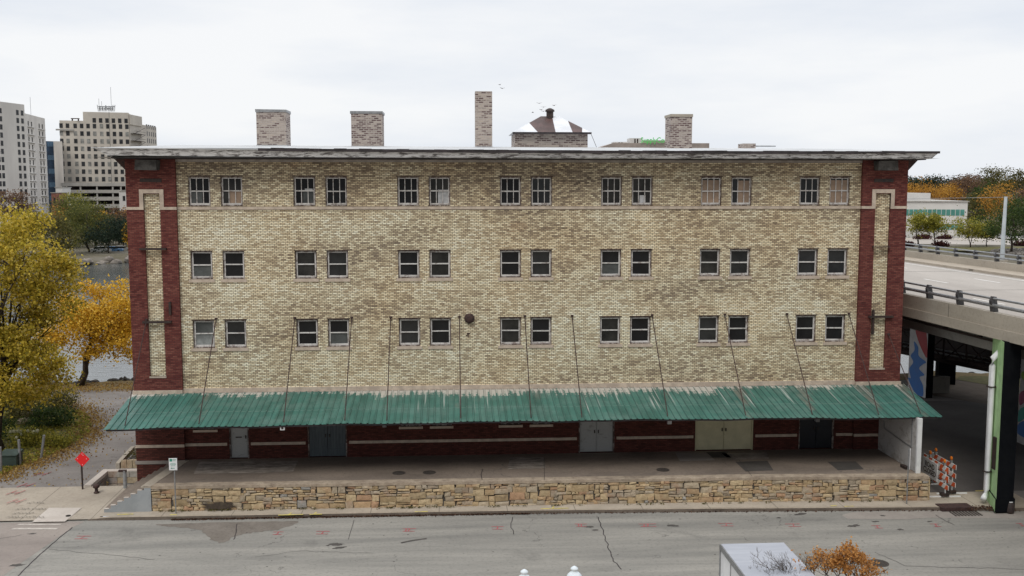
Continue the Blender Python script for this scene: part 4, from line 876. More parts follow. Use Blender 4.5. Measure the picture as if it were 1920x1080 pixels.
b.build('front_stones', M['stone'], pl); b = MB(); b.idx([(-17.55, 2.7, Z0), (-17.35, 2.7, Z0), (-17.3, 5.1, Z0 + .35), (-17.5, 5.1, Z0 + .35), (-17.55, 2.7, Z0 + .3), (-17.35, 2.7, Z0 + .3), (-17.3, 5.1, Z0 + .55), (-17.5, 5.1, Z0 + .55)], [(0, 1, 5, 4), (4, 5, 6, 7), (1, 2, 6, 5), (0, 4, 7, 3), (2, 3, 7, 6)]); b.box(-17.3, -15.6, 5.0, 5.2, Z0, Z0 + .5); b.build('rim', M['hwconc'], pl)
shrub('low_shrub', 'low weedy green shrub growing in the stone planter', (-16.5, 4.0, Z0 + .1), (.8, .8, .28), 900, .1, LM['olive'])

# street furniture
def post_sign(px, py, name, label, cat, h, r=.03): 
    c = G(px, py); t = thing(name, label, cat, (c[0], c[1], Z0)); b = MB(); b.tube([(c[0], c[1], Z0 - .02), (c[0], c[1], Z0 + h)], r, 8); return t, c, b
t, c, b = post_sign(155, 917, 'road_sign', 'blank red diamond sign on a dark post at the path end', 'sign', 1.35, .045); b.build('post', M['black'], t)
b = MB(); zc = Z0 + 1.50; s = .37; P = [(c[0] + .06, c[1] - .05, zc - s), (c[0] + .06 + s * .95, c[1] - .05, zc), (c[0] + .06, c[1] - .05, zc + s), (c[0] + .06 - s * .95, c[1] - .05, zc)]
b.idx(P + [(x, y + .02, z) for x, y, z in P], [(0, 1, 2, 3), (7, 6, 5, 4)] + [(i, i + 4, (i + 1) % 4 + 4, (i + 1) % 4) for i in range(4)])
b.build('sign_plate', plain('bright_red_sign', (.80, .02, .025), .35, c2=(.74, .018, .022)), t)
b = MB()
for dx, dz in ((0, .26), (-.22, .03), (.2, .02), (.05, .2), (0, -.27)): b.lathe((0, 0, 0), [(.02, 0), (.012, .012), (.001, .013)], 8); b.v[-24:] = [(c[0] + .06 + dx + p[0], c[1] - .052 - p[2], zc + dz + p[1]) for p in b.v[-24:]]
b.build('bolt', M['white'], t)
t, c, b = post_sign(330, 963, 'parking_sign', 'white parking sign with green lettering on a thin post by the stone wall', 'sign', 2.45, .028); b.build('post', M['galv'], t)
zc = Z0 + 2.3; x0 = c[0] - .22; y = c[1] - .04
b = MB(); b.box(x0, x0 + .36, y - .01, y + .01, zc - .28, zc + .27); b.build('sign_plate', M['white'], t)
b = MB(); gm = plain('sign_green', (.05, .30, .22), .5); b.box(x0 + .03, x0 + .15, y - .013, y - .009, zc + .12, zc + .24)
for k, (a, e) in enumerate(((.17, .33), (.17, .31), (.06, .3), (.05, .31), (.08, .28))): zz = zc + .2 - k * .06 - (.05 if k > 1 else 0); b.box(x0 + a, x0 + e, y - .013, y - .009, zz, zz + .022)
b.box(x0 + .11, x0 + .25, y - .013, y - .009, zc - .2, zc - .17); b.ext([(x0 + .06, zc - .185), (x0 + .12, zc - .22), (x0 + .12, zc - .15)], y - .013, y - .009, 'y'); b.build('sign_lettering', gm, t)
t, c, b = post_sign(1700, 945, 'parking_sign', 'narrow faded sign seen edge-on on a post before the white partition', 'sign', 2.6, .028); b.build('post', M['galv'], t)
b = MB(); b.box(-.2, .2, -.01, .01, 1.7, 2.62); b.rot(radians(66)).move(c[0] + .05, c[1] - .03, Z0); b.build('sign_plate', M['white'], t)
b = MB()
for k in range(9): b.box(-.14, .14, -.016, -.011, 1.76 + k * .095, 1.80 + k * .095)
b.rot(radians(66)).move(c[0] + .05, c[1] - .03, Z0); b.build('sign_lettering', plain('faded_sign_red', (.45, .16, .15), .6), t)
c = G(181, 924); b = MB(); b.lathe((c[0], c[1], Z0), [(.13, 0), (.13, .04), (.08, .06), (.075, .2), (.1, .24), (.15, .27), (.16, .38), (.1, .42), (.01, .43)], 14); tag(b.build('standpipe', M['rusty'], smooth=True), 'short rusty capped standpipe on the sidewalk by the red diamond sign', 'pipe')
c = G(235, 915); t = thing('bollard', 'grey steel bollard with rusty bracket standing beside the steps', 'bollard', (*c, Z0)); b = MB(); b.tube([(c[0], c[1], Z0), (c[0], c[1], Z0 + .88)], .085, 10); b.build('pipe', M['greypaint'], t)
b = MB(); b.box(c[0] - .3, c[0] + .08, c[1] - .06, c[1] + .06, Z0 + .8, Z0 + .9, .02); b.build('bracket', M['rusty'], t)
for i, (px, py, h, lb, ln) in enumerate(((2, 885, 1.3, 'grey steel post at the left edge before the utility box', .02), (38, 872, 1.35, 'grey steel post just right of the green utility box', -.01), (77, 861, 1.3, 'leaning grey post at the right end of the garden hedge', .22))):
    c = G(px, py); b = MB(); b.tube([(c[0], c[1], Z0), (c[0] + ln, c[1], Z0 + h)], .07, 8); b.lathe((c[0] + ln, c[1], Z0 + h - .01), [(.08, 0), (.08, .03), (.01, .06)], 8); tag(b.build('fence_post', M['galv']), lb, 'post', 'grey posts beside the garden bed')
c = G(17, 876); t = thing('utility_box', 'dark green metal utility box on the ground behind the grey posts', 'utility box', (*c, Z0)); b = MB(); b.box(c[0] - .5, c[0] + .38, c[1], c[1] + .8, Z0, Z0 + .58); gx = plain('dark_green_box', (.05, .075, .065), .5)
b.build('cabinet', gx, t); b = MB(); b.ext([(c[1] - .05, Z0 + .6), (c[1] + .85, Z0 + .6), (c[1] + .85, Z0 + .76), (c[1] - .05, Z0 + .64)], c[0] - .54, c[0] + .42, 'x'); b.build('lid', gx, t)

# barricades
def text_mesh(txt, size, mat, mtx, parent, name='lettering', align='CENTER'):
    cu = bpy.data.curves.new(name, 'FONT'); cu.body = txt; cu.size = size; cu.align_x = align; cu.align_y = 'CENTER'; cu.extrude = .004; cu.space_line = .85; cu.resolution_u = 3; cu.offset = size * .012
    to = bpy.data.objects.new('tmp', cu); COL.objects.link(to); me = bpy.data.meshes.new_from_object(to); bpy.data.objects.remove(to)
    me.transform(Matrix.Translation(-Vector(parent['_o'])) @ mtx); me.materials.append(mat); o = bpy.data.objects.new(name, me); COL.objects.link(o); o.parent = parent; return o
def barricade(c, ang, label, sign, L_=2.7, flip=1):
    t = thing('barricade', label, 'barricade', (*c, Z0), 'striped road barricades by the highway pier'); tr = lambda b: b.rot(ang).move(c[0], c[1], Z0)
    hz = L_ / 2
    for x in (-hz * .72, hz * .72):
        b = MB(); b.box(x - .025, x + .025, -.02, .02, 0, 1.5); tr(b).build('upright', M['white'], t)
        b = MB(); b.box(x - .03, x + .03, -.75, .75, 0, .06); tr(b).build('foot', M['white'], t)
        b = MB(); b.box(x - .12, x + .12, -.2, .16, .06, .2, .02); tr(b).build('sandbag', M['black'], t)
    wr, ww = (.85, .13, .025), (.88, .87, .85)
    for zb_ in (.42, .86, 1.28):
        b = MB(); n_ = 9; h = .23
        for k in range(n_):
            a = -hz + L_ * k / n_; e = a + L_ / n_; sh = .1 * flip; b.col = wr if k % 2 == 0 else ww
            lo0, lo1 = max(-hz, min(hz, a - sh)), max(-hz, min(hz, e - sh)); hi0, hi1 = max(-hz, min(hz, a + sh)), max(-hz, min(hz, e + sh))
            for yy in (-.05, -.025):
                f = [(lo0, yy, zb_), (lo1, yy, zb_), (hi1, yy, zb_ + h), (hi0, yy, zb_ + h)]; b.face(f if yy < -.04 else f[::-1])
        b.col = ww; b.face([(-hz, -.05, zb_ + h), (hz, -.05, zb_ + h), (hz, -.025, zb_ + h), (-hz, -.025, zb_ + h)]); b.face([(hz, -.05, zb_), (hz, -.025, zb_), (hz, -.025, zb_ + h), (hz, -.05, zb_ + h)])
        tr(b).build('striped_board', M['vc'], t)
    for x in (-hz * .5, hz * .62):
        b = MB(); b.box(x - .06, x + .06, -.07, .03, 1.49, 1.62); tr(b); wl = b.build('warning_light', M['galv'], t)
        b = MB(); b.lathe((0, 0, 0), [(.09, 0), (.1, .03), (.07, .06), (.01, .07)], 12); b.v = [(x + p[0], -.03 - p[2] + .03, 1.72 + p[1]) for p in b.v]; tr(b).build('lens', plain('amber_lens', (.75, .2, .02), .3) if 'amber_lens' not in bpy.data.materials else bpy.data.materials['amber_lens'], wl)
    if sign:
        b = MB(); b.box(-hz * .98, hz * .18, -.085, -.06, .52, 1.38); tr(b); sg = b.build('sign_plate', M['white'], t)
        R = Matrix.Translation((c[0], c[1], Z0)) @ Matrix.Rotation(ang, 4, 'Z') @ Matrix.Translation((-hz * .40, -.092, .95)) @ Matrix.Rotation(pi / 2, 4, 'X')
        sg['_o'] = tuple(t['_o']); text_mesh('ROAD\nCLOSED', .36, M['black'], R, sg)
    return t
barricade((23.42, -3.65), radians(-92), 'orange and white striped barricade carrying the ROAD CLOSED sign', True)
barricade((23.95, -3.2), radians(-90), 'orange and white striped barricade standing behind the ROAD CLOSED sign', False)

# ============================================================ HIGHWAY
def hx(lat, y): return 24.95 + lat - .061 * (y + 6)     # lateral offset from the near parapet face
Y0, Y1 = -45, 175
hw = thing('highway_bridge', 'raised concrete highway bridge with pipe railings right of the warehouse', 'bridge', (34, 20, Z0))
def along(b, prof, ys):   # prof: closed (lat,z) polygon swept along the deck
    n_ = len(prof); V = [(hx(l, y), y, z) for y in ys for l, z in prof]
    b.idx(V, [(i * n_ + k, i * n_ + (k + 1) % n_, (i + 1) * n_ + (k + 1) % n_, (i + 1) * n_ + k) for i in range(len(ys) - 1) for k in range(n_)] + [tuple(range(n_)), tuple(range((len(ys) - 1) * n_, len(ys) * n_))[::-1]]); return b
YS = [Y0, Y1]
along(MB(), [(.05, 8.0), (18.9, 8.0), (18.9, 8.38), (.05, 8.38)], YS).build('deck', M['deck'], hw)
along(MB(), [(0, 8.02), (0, 9.05), (.35, 9.05), (.38, 8.5), (.9, 8.5), (.9, 8.384), (.04, 8.384), (.04, 8.02)], YS).build('parapet', M['hwconc'], hw)
b = MB()
for k in range(16):
    y = -20 + k * 6.1; x = hx(0, y); b.box(x - .006, x + .02, y, y + .03, 8.05, 9.04)
b.build('parapet_joint', M['patch'], hw)
along(MB(), [(-.06, 7.88), (-.06, 8.36), (0.0, 8.36), (0.048, 7.99), (.5, 7.99), (.5, 7.88)], YS).build('fascia_beam', M['hwconc'], hw)
along(MB(), [(18.5, 8.4), (18.5, 9.1), (18.95, 9.1), (18.95, 7.95), (18.91, 7.95), (18.91, 8.4)], YS).build('parapet', M['hwconc'], hw)
along(MB(), [(16.6, 8.384), (16.6, 8.56), (18.5, 8.56), (18.5, 8.384)], YS).build('walkway', M['walk'], hw)
for lat in (1.0, 6.2, 11.4, 16.2): along(MB(), [(lat, 7.0), (lat + .9, 7.0), (lat + .9, 7.99), (lat, 7.99)], YS).build('girder', M['girder'], hw)
b = MB()
for lat, dash in ((2.2, 0), (5.9, 1), (9.6, 1), (13.2, 1), (15.7, 0)):
    y = Y0
    while y < Y1:
        y2 = min(Y1, y + (3 if dash else 20)); b.face([(hx(lat - .09, y), y, 8.39), (hx(lat + .09, y), y, 8.39), (hx(lat + .09, y2), y2, 8.39), (hx(lat - .09, y2), y2, 8.39)]); y = y2 + (9 if dash else 0)
b.build('lane_marking', plain('lane_paint', (.80, .79, .76), .6, c2=(.66, .64, .6), scale=3), hw)
b = MB()
for k in range(9):
    y = -30 + k * 13.5; b.box(hx(.9, y), hx(16.6, y), y, y + .06, 8.38, 8.387)
b.build('expansion_joint', M['patch'], hw)
b = MB(); b.tube([(hx(.75, Y0), Y0, 7.55), (hx(.75, Y1), Y1, 7.55)], .06, 6)
for k in range(18): y = -15 + k * 3.0; b.box(hx(.72, y), hx(1.0, y), y, y + .05, 7.5, 7.62)
b.build('conduit', M['black'], hw)
railm = plain('dark_rail_metal', (.10, .10, .105), .5, .5, c2=(.07, .07, .075), scale=5)
def rail(lat, z0, nm, step_, y0, y1, mat):
    rt = MB(); rt.tube([(hx(lat, Y0), Y0, z0 + .62), (hx(lat, Y1), Y1, z0 + .62)], .055, 8); rt.tube([(hx(lat, Y0), Y0, z0 + .3), (hx(lat, Y1), Y1, z0 + .3)], .085, 8); ro = rt.build(nm, mat, hw)
    y = y0
    while y < y1:
        b = MB(); x = hx(lat, y); b.ext([(x - .02, z0), (x + .26, z0), (x + .14, z0 + .7), (x - .02, z0 + .72), (x - .1, z0 + .5)], y - .11, y + .11, 'y'); b.build('rail_post', railm, ro); y += step_
rail(.1, 9.05, 'near_railing', 2.75, -13.3, 30, M['galv']); rail(18.65, 9.1, 'far_railing', 2.75, -6, 110, M['galv'])
b = MB()
x_, y_ = G(1879, 488, 9.1)
lp = thing('light_pole', 'tall white tapered pole standing at the far parapet of the highway', 'light pole', (x_, y_, 8.4)); b.tube([(x_, y_, 8.4), (x_, y_, 11.5), (x_ + .05, y_, 14.05)], [.19, .165, .13], 4); b.build('pole', plain('pole_grey_white', (.55, .60, .63), .5, c2=(.47, .52, .55)), lp)
b = MB(); b.box(x_ - .3, x_ + .3, y_ - .3, y_ + .3, 8.4, 9.12); b.build('base', M['hwconc'], lp); b = MB(); b.tube([(x_, y_, 14.0), (x_ - 9, y_ + 14, 13.6)], .014, 4); b.build('cable', M['galv'], lp)
# piers
grn = plain('lime_green_paint', (.42, .64, .32), .6, c2=(.33, .52, .25), scale=2.5); blk = plain('flat_black_paint', (.004, .005, .007), .95, c2=(.007, .008, .010), spec=.1); wht = plain('mural_white', (.55, .55, .55), .6, c2=(.45, .45, .45), scale=2)
def pier(poly, z1, label, mats):
    t = thing('bridge_pier', label, 'pier', (poly[0][0], poly[0][1], Z0), 'painted piers under the highway'); b = MB(); V = [(x, y, Z0 - .1) for x, y in poly] + [(x, y, z1) for x, y in poly]; n_ = len(poly)
    for i in range(n_): b.mi = mats[i]; b.face([V[i], V[(i + 1) % n_], V[n_ + (i + 1) % n_], V[n_ + i]])
    b.mi = 0; b.face(V[n_:]); b.build('shaft', [blk, grn, wht], t); return t
g0, g1, g2 = G(1867, 958), G(1899, 957), G(1847, 929)
P1 = [g0, g1, (g1[0] + g2[0] - g0[0], g1[1] + g2[1] - g0[1]), g2]
p1 = pier(P1, 7.9, 'lime green and black bridge pier with a white downpipe', [0, 0, 0, 1])
b = MB(); b.prism([(P1[0][0] - .07, P1[0][1] - .05), (P1[1][0] + .05, P1[1][1] - .05), (P1[2][0] + .05, P1[2][1] + .02), (P1[3][0] - .07, P1[3][1])], Z0 - .05, Z0 + .55); b.v = [(x, y + .0, z) for x, y, z in b.v]
b.build('footing', blk, p1); b = MB(); b.face([(P1[0][0] - .075, P1[0][1] - .05, Z0 - .02), (P1[3][0] - .075, P1[3][1], Z0 - .02), (P1[3][0] - .075, P1[3][1], Z0 + .55), (P1[0][0] - .075, P1[0][1] - .05, Z0 + .55)]); b.build('footing_side', grn, p1)
bx, by = g0[0] + (g2[0] - g0[0]) * .55 - .2, g0[1] + (g2[1] - g0[1]) * .55
b = MB(); b.tube([(bx + .9, by + .3, 7.55), (bx + .35, by, 7.3), (bx + .02, by, 6.95), (bx, by, 6.6), (bx, by, .75), (bx - .08, by - .1, .5), (bx - .32, by - .35, .42)], .13, 12); dp = b.build('downpipe', M['white'], p1, smooth=True)
b = MB()
for z in (1.6, 5.6): b.box(bx - .16, bx + .3, by - .16, by + .16, z, z + .05)
b.build('clamp', M['black'], dp)
b = MB(); b.box(P1[0][0] + .12, P1[0][0] + .2, P1[0][1] + .45, P1[0][1] + .75, 1.9, 3.4); b.build('vent_plate', M['black'], p1)
c = G(1893, 962, 0); b = MB(); b.lathe((c[0], c[1], 0), [(.17, 0), (.19, .1), (.16, .45), (.12, .5), (.01, .52)], 14); t = tag(b.build('bucket', M['black'], smooth=True), 'small black pot with pale lid at the foot of the black pier', 'bucket')
b = MB(); b.lathe((c[0], c[1], .52), [(.12, 0), (.12, .03), (.01, .04)], 14); b.build('lid', M['white'], t)
# cap beams + mural piers
def mural_pier(x, ya, yb, z1, label, shapes):
    t = pier([(x, ya), (x + .5, ya), (x + .5, yb), (x, yb)], z1, label, [0, 0, 0, 2])
    for k, (colr, P) in enumerate(shapes):
        # P in unit coords: u 0 (near edge ya) .. 1 (yb), v height in metres
        b = MB(); b.col = colr; n_ = len(P); S_ = []
        for i in range(n_):   # smooth closed curve
            p0, p1_, p2, p3 = P[i - 1], P[i], P[(i + 1) % n_], P[(i + 2) % n_]
            for s_ in range(5):
                u = s_ / 5; S_.append(tuple(.5 * (2 * p1_[d] + (p2[d] - p0[d]) * u + (2 * p0[d] - 5 * p1_[d] + 4 * p2[d] - p3[d]) * u * u + (3 * p1_[d] - p0[d] - 3 * p2[d] + p3[d]) * u ** 3) for d in (0, 1)))
        b.face([(x - .004 - .002 * k, ya + min(1, max(0, u)) * (yb - ya), Z0 + v) for u, v in S_]); b.build('mural_shape', M['vc'], t)
BL, RD, OR, GN, MG, TL = (.02, .16, .5), (.42, .02, .03), (.6, .22, .03), (.3, .5, .06), (.42, .06, .16), (.03, .38, .32)
mural_pier(33.0, 16.9, 19.6, 6.9, 'white mural pier with blue wave and red shape behind the warehouse corner',
   [(BL, [(.15, .05), (.15, .8), (.35, 1.3), (.1, 1.6), (.4, 1.9), (.2, 2.3), (.05, 2.55), (.45, 2.8), (.5, 3.4), (.75, 3.7), (.7, 3.1), (.9, 2.6), (.75, 2.2), (.95, 1.6), (.85, 1.0), (1.0, .9), (.6, .1)]),
    (RD, [(.0, 2.9), (.05, 4.2), (.2, 5.2), (.6, 5.4), (.7, 4.6), (.5, 3.8), (.2, 3.1)]), (OR, [(0, 5.7), (.05, 6.2), (.4, 6.3), (.35, 5.8)])])
mural_pier(32.6, 2.4, 5.0, 6.9, 'white mural pier with leaves and teal stripes at the right edge',
   [(GN, [(.3, 3.6), (.5, 4.1), (.9, 4.2), (.95, 3.8), (.6, 3.5)]), (GN, [(.2, 4.7), (.5, 5.3), (.9, 5.3), (.8, 4.7)]), (RD, [(.5, 5.6), (.6, 5.95), (.9, 5.9), (.9, 5.6)]), (MG, [(.1, 2.9), (.5, 3.35), (.98, 2.9), (.95, 2.2), (.7, 2.6), (.3, 2.7)]),
    (TL, [(.05, 2.3), (.5, 2.0), (.97, 1.2), (.98, 1.9), (.6, 2.4), (.2, 2.7)]), (BL, [(.05, .6), (.97, .5), (.97, 1.1), (.5, 1.7), (.1, 2.0)])])
b = MB()
for y, l0, l1 in ((-5.4, .6, 12), (18.2, 5.5, 16), (3.6, 5.5, 16)): b.prism([(hx(l0, y), y - .6), (hx(l1, y), y - .6), (hx(l1, y), y + .6), (hx(l0, y), y + .6)], 6.9 if y > 0 else 7.5, 7.99)
b.build('cap_beam', M['girder'], hw)
# black piers + rail truss bridge
a, c = G(1759, 720), G(1791, 722)
t = thing('bridge_pier', 'plain black pier holding up the railway truss near the river', 'pier', (*a, Z0), 'black piers of the truss'); b = MB(); b.prism([a, c, (c[0] + 1.0, c[1] + 2.5), (a[0] + 1.0, a[1] + 2.5)], Z0 - .1, 2.5); b.build('shaft', blk, t)
a, c = G(1731, 716), G(1746, 717)
t = thing('bridge_pier', 'grey concrete pier between the blue mural pier and black pier', 'pier', (*a, Z0), 'black piers of the truss'); b = MB(); b.prism([a, c, (c[0] + 1, c[1] + 3), (a[0] + 1, a[1] + 3)], Z0 - .1, 2.5); b.build('shaft', M['girder'], t)
b = MB(); a = G(1728, 737); b.prism([(a[0] - .5, a[1]), (a[0] + 1.9, a[1] - .3), (a[0] + 1.9, a[1]), (a[0] - .5, a[1] + .3)], Z0, 1.35); tag(b.build('low_wall', M['girder']), 'low grey concrete wall beneath the railway truss', 'wall')
ta, tb = G(1690, 660, 2.45), G(1857, 694, 2.45); dx, dy = (tb[0] - ta[0]), (tb[1] - ta[1]); ln = math.hypot(dx, dy); dx /= ln; dy /= ln
tr = thing('rail_bridge', 'dark steel truss railway bridge seen under the highway', 'bridge', (ta[0], ta[1], 2.4)); s0, s1 = -24, 34; H = 1.75; wid = 3.2
def tp_(s, o, z): return (ta[0] + dx * s - dy * o, ta[1] + dy * s + dx * o, z)
b = MB(); b.prism([tp_(s0, wid, 0)[:2], tp_(s1, wid, 0)[:2], tp_(s1, wid + .1, 0)[:2], tp_(s0, wid + .1, 0)[:2]], 2.42, 4.5); b.build('backdrop_plate', M['black'], tr)  # solid black plate added behind the truss as a dark backdrop
for o in (0,):
    b = MB(); b.tube([tp_(s0, o, 2.45), tp_(s1, o, 2.45)], .16, 4); b.tube([tp_(s0, o, 2.45 + H), tp_(s1, o, 2.45 + H)], .12, 4); s = s0; k = 0
    while s < s1:
        b.tube([tp_(s, o, 2.45), tp_(s, o, 2.45 + H)], .08, 4); b.tube([tp_(s, o, 2.5), tp_(s + 2, o, 2.4 + H)], .05, 4); b.tube([tp_(s + 2, o, 2.5), tp_(s, o, 2.4 + H)], .05, 4); s += 2
    b.build('truss', M['black'], tr)
b = MB(); b.prism([tp_(s0, .2, 0)[:2], tp_(s1, .2, 0)[:2], tp_(s1, wid - .2, 0)[:2], tp_(s0, wid - .2, 0)[:2]], 2.40, 2.52); b.build('track_deck', M['rusty'], tr)
b = MB()
for o in (1.4, 2.7): b.tube([tp_(s0, o, 2.62), tp_(s1, o, 2.62)], .07, 4)
b.build('rail', M['galv'], tr)

# ============================================================ TREES NEAR
yt = tree('yellow_tree', 'tall olive-yellow tree at the left edge by the garden bed', (-25.3, 6.9, Z0), (-25.9, 7.4, 9.0), (5.0, 4.2, 5.2), 31000, 170, .40, .165, LM['yellow'], .34, lim=20,
     extra=[((-24.2, 6.5, 5.2), (2.6, 2.4, 2.4), 5500, 34), ((-22.6, 7.8, 9.2), (2.2, 2, 2.4), 5200, 26), ((-23.6, 8.0, 4.3), (2.6, 2.2, 1.7), 4200, 26), ((-27.5, 7.5, 5.0), (3, 2.5, 2.2), 5000, 26), ((-27.5, 7, 12.2), (3.0, 2.5, 1.9), 5200, 30)], shell=.35, multi=2)
tree('golden_tree', 'golden orange tree on the river bank left of the warehouse', (-27.5, 25.0, Z0), (-25.6, 25.2, 5.2), (4.0, 3.0, 2.9), 14000, 60, .55, .2, LM['gold'], .26, lim=16, extra=[((-28.4, 25.4, 4.6), (2.2, 2, 2.2), 4500, 24), ((-24.0, 25, 3.6), (1.9, 1.6, 1.6), 2500, 16)], shell=.3)
for nm, lb, c, r, n_, lf, mt in (
  ('shrub', 'dark green mounded shrub in the middle of the garden bed', G(95, 800), (1.3, 1.1, .6), 2600, .13, 'green'),
  ('shrub', 'broad green shrub beside the tall yellow tree trunk', G(45, 790), (1.6, 1.4, .8), 3000, .14, 'olive'),
  ('shrub', 'loose olive shrub at the back of the garden bed', G(90, 770), (1.9, 1.2, .6), 2600, .14, 'olive'),
  ('shrub', 'low yellow-green shrub at the right tip of the garden', G(108, 838), (.9, .55, .38), 1500, .1, 'lime'),
  ('shrub', 'yellow-green shrub with pale flower heads behind the grey posts', G(60, 836), (1.1, .7, .5), 2000, .11, 'lime'),
  ('shrub', 'green shrub overhanging the left edge of the garden', G(-12, 830), (1.4, 1, .8), 2200, .13, 'green')):
    s_ = shrub(nm, lb, (c[0], c[1], Z0), r, n_, lf, LM[mt])
    if 'flower' in lb:
        b = MB()
        for _ in range(9): b.ball((c[0] + random.uniform(-1, 1), c[1] - random.uniform(.1, .6), Z0 + random.uniform(.6, 1.05)), .1, 7, 5, .15)
        b.build('flower_head', LM['flower'], s_)
c = G(63, 789); b = MB(); b.ball((c[0], c[1], Z0 + .35), (.65, .5, .42), 10, 7, .1); tag(b.build('boulder', M['rock'], smooth=True), 'large grey boulder among the shrubs of the garden bed', 'boulder', )
c = G(48, 796); b = MB(); b.ball((c[0], c[1], Z0 + .2), (.5, .4, .25), 10, 7, .12); tag(b.build('boulder', plain('tan_rock', (.36, .29, .22), .9, bmp=.4), smooth=True), 'smaller tan boulder left of the large grey garden boulder', 'boulder')
b = MB()
for k in range(60):
    x = random.uniform(-34, -17); b.ball((x, 26.3 + .6 * sin(x * .7) + random.uniform(-.2, .4), random.uniform(-.1, .2)), (random.uniform(.2, .5), .3, random.uniform(.12, .28)), 7, 5, .15)
for k in range(40):
    x = random.uniform(36, 60); b.ball((x, 26.2 + .6 * sin(x * .7), random.uniform(-.5, .05)), (random.uniform(.2, .5), .3, .2), 7, 5, .15)
stuff(b.build('shore_rocks', M['paverock']))

# trailer, lamps and small tree near the bottom edge
tl = thing('box_trailer', 'white box trailer parked at the near kerb by the autumn twigs', 'trailer', (9.2, -20, 0)); zt = 3.2
x0, y0 = G(1350, 1021, zt); x1, _ = G(1472, 1021, zt); yb = y0 - 6.0
b = MB(); b.box(x0 + .03, x1 - .03, yb, y0 - .03, .75, zt - .03); bd = b.build('body', M['white'], tl)
b = MB(); b.box(x0, x1, yb - .02, y0, zt - .03, zt + .02); b.build('roof', plain('trailer_roof', (.44, .46, .51), .4, c2=(.36, .38, .43), scale=.8, stretch=(.3, 2, 1)), tl)
b = MB(); b.box(x0 - .012, x0 + .03, yb, y0, zt - .16, zt + .03); b.box(x0 - .012, x0 + .04, y0 - .04, y0 + .01, .7, zt); b.box(x1 - .04, x1 + .012, y0 - .04, y0 + .01, .7, zt); b.box(x0 - .02, x1 + .02, yb, y0, .6, .75); b.build('edge_trim', M['galv'], tl)
b = MB()
for k in range(1, 5): b.box(x0 + .012, x0 + .03, y0 - k * 1.2, y0 - k * 1.2 + .03, .76, zt - .17)
b.build('seam', M['galv'], tl)
for yy in (yb + 1.6, yb + 2.6):
    for xx in (x0 + .1, x1 - .3):
        b = MB(); b.lathe((0, 0, 0), [(.3, 0), (.36, .03), (.36, .2), (.3, .22)], 18); b.v = [(xx + p[2], yy + p[0], .38 + p[1]) for p in b.v]; wl = b.build('wheel', M['black'], tl); b = MB(); b.lathe((0, 0, 0), [(.2, -.01), (.2, .23)], 14); b.v = [(xx + p[2], yy + p[0], .38 + p[1]) for p in b.v]; b.build('rim', M['galv'], wl)
ly = -22.5
a = W(983, 1067, ly); c = W(1077, 1061, ly); mx_ = (a[0] + c[0]) / 2; lz = (a[1] + c[1]) / 2
sl_ = thing('street_lamp', 'white ornamental twin lamp post with pointed finials at the bottom edge', 'street lamp', (mx_, ly, 0))
wm = plain('lamp_white', (.70, .76, .80), .4, c2=(.6, .66, .7), scale=3)
b = MB(); b.lathe((mx_, ly, 0), [(.22, 0), (.22, .3), (.12, .5), (.08, 1), (.06, lz - 1.2), (.1, lz - 1.15), (.03, lz - .9)], 14); b.build('post', wm, sl_, smooth=True)
b = MB(); b.tube([(a[0], ly, lz - 1.0), (a[0] + .2, ly, lz - 1.2), (mx_, ly, lz - 1.15), (c[0] - .2, ly, lz - 1.2), (c[0], ly, lz - 1.0)], .035, 8); b.build('arm', wm, sl_)
for p in (a, c):
    zz = p[1]; b = MB(); b.lathe((p[0], ly, zz), [(.05, -1.02), (.12, -.98), (.20, -.62), (.2, -.42)], 16); g_ = b.build('globe', glass('lamp_glass', (.5, .52, .53), (.6, .62, .63), .3), sl_)
    b = MB(); b.lathe((p[0], ly, zz), [(.24, -.44), (.25, -.40), (.2, -.26), (.13, -.19), (.085, -.16), (.075, -.12), (.11, -.09), (.105, -.06), (.05, -.02), (.01, 0)], 16); b.build('lamp_cap', wm, sl_, smooth=True)
# small autumn tree
bp = G(1500, 1330, 0); Ys = -20.5
t = thing('small_tree', 'small half-bare tree with orange leaves in front of the trailer', 'tree', (12.6, Ys, 0)); b = MB(); base_ = Vector((12.6, Ys, 0)); leaves = []
def grow(p, d, l, r, lev, leafy):
    q_ = p + d * l; m_ = p.lerp(q_, .5) + Vector((random.gauss(0, 1), random.gauss(0, 1), 0)) * l * .07; b.tube([p, m_, q_], [r, r * .85, r * .68], 5)
    if lev <= 1 and leafy(q_) and random.random() < .6:
        for _ in range(9): leaves.append(tuple(q_ + Vector((random.gauss(0, 1), random.gauss(0, 1), random.gauss(-.3, 1))) * .085))
    if lev == 0: return
    for k in range(random.choice((2, 2, 3))):
        nd = d + Vector((random.gauss(0, .5), random.gauss(0, .5), random.uniform(-.1, .45))); nd.normalize(); grow(q_, nd, l * random.uniform(.6, .95), r * .68, lev - 1, leafy)
random.seed(24)
def top_target(px, py): x, z = W(px, py, Ys); return Vector((x, Ys, z))
no_ = lambda q_: False
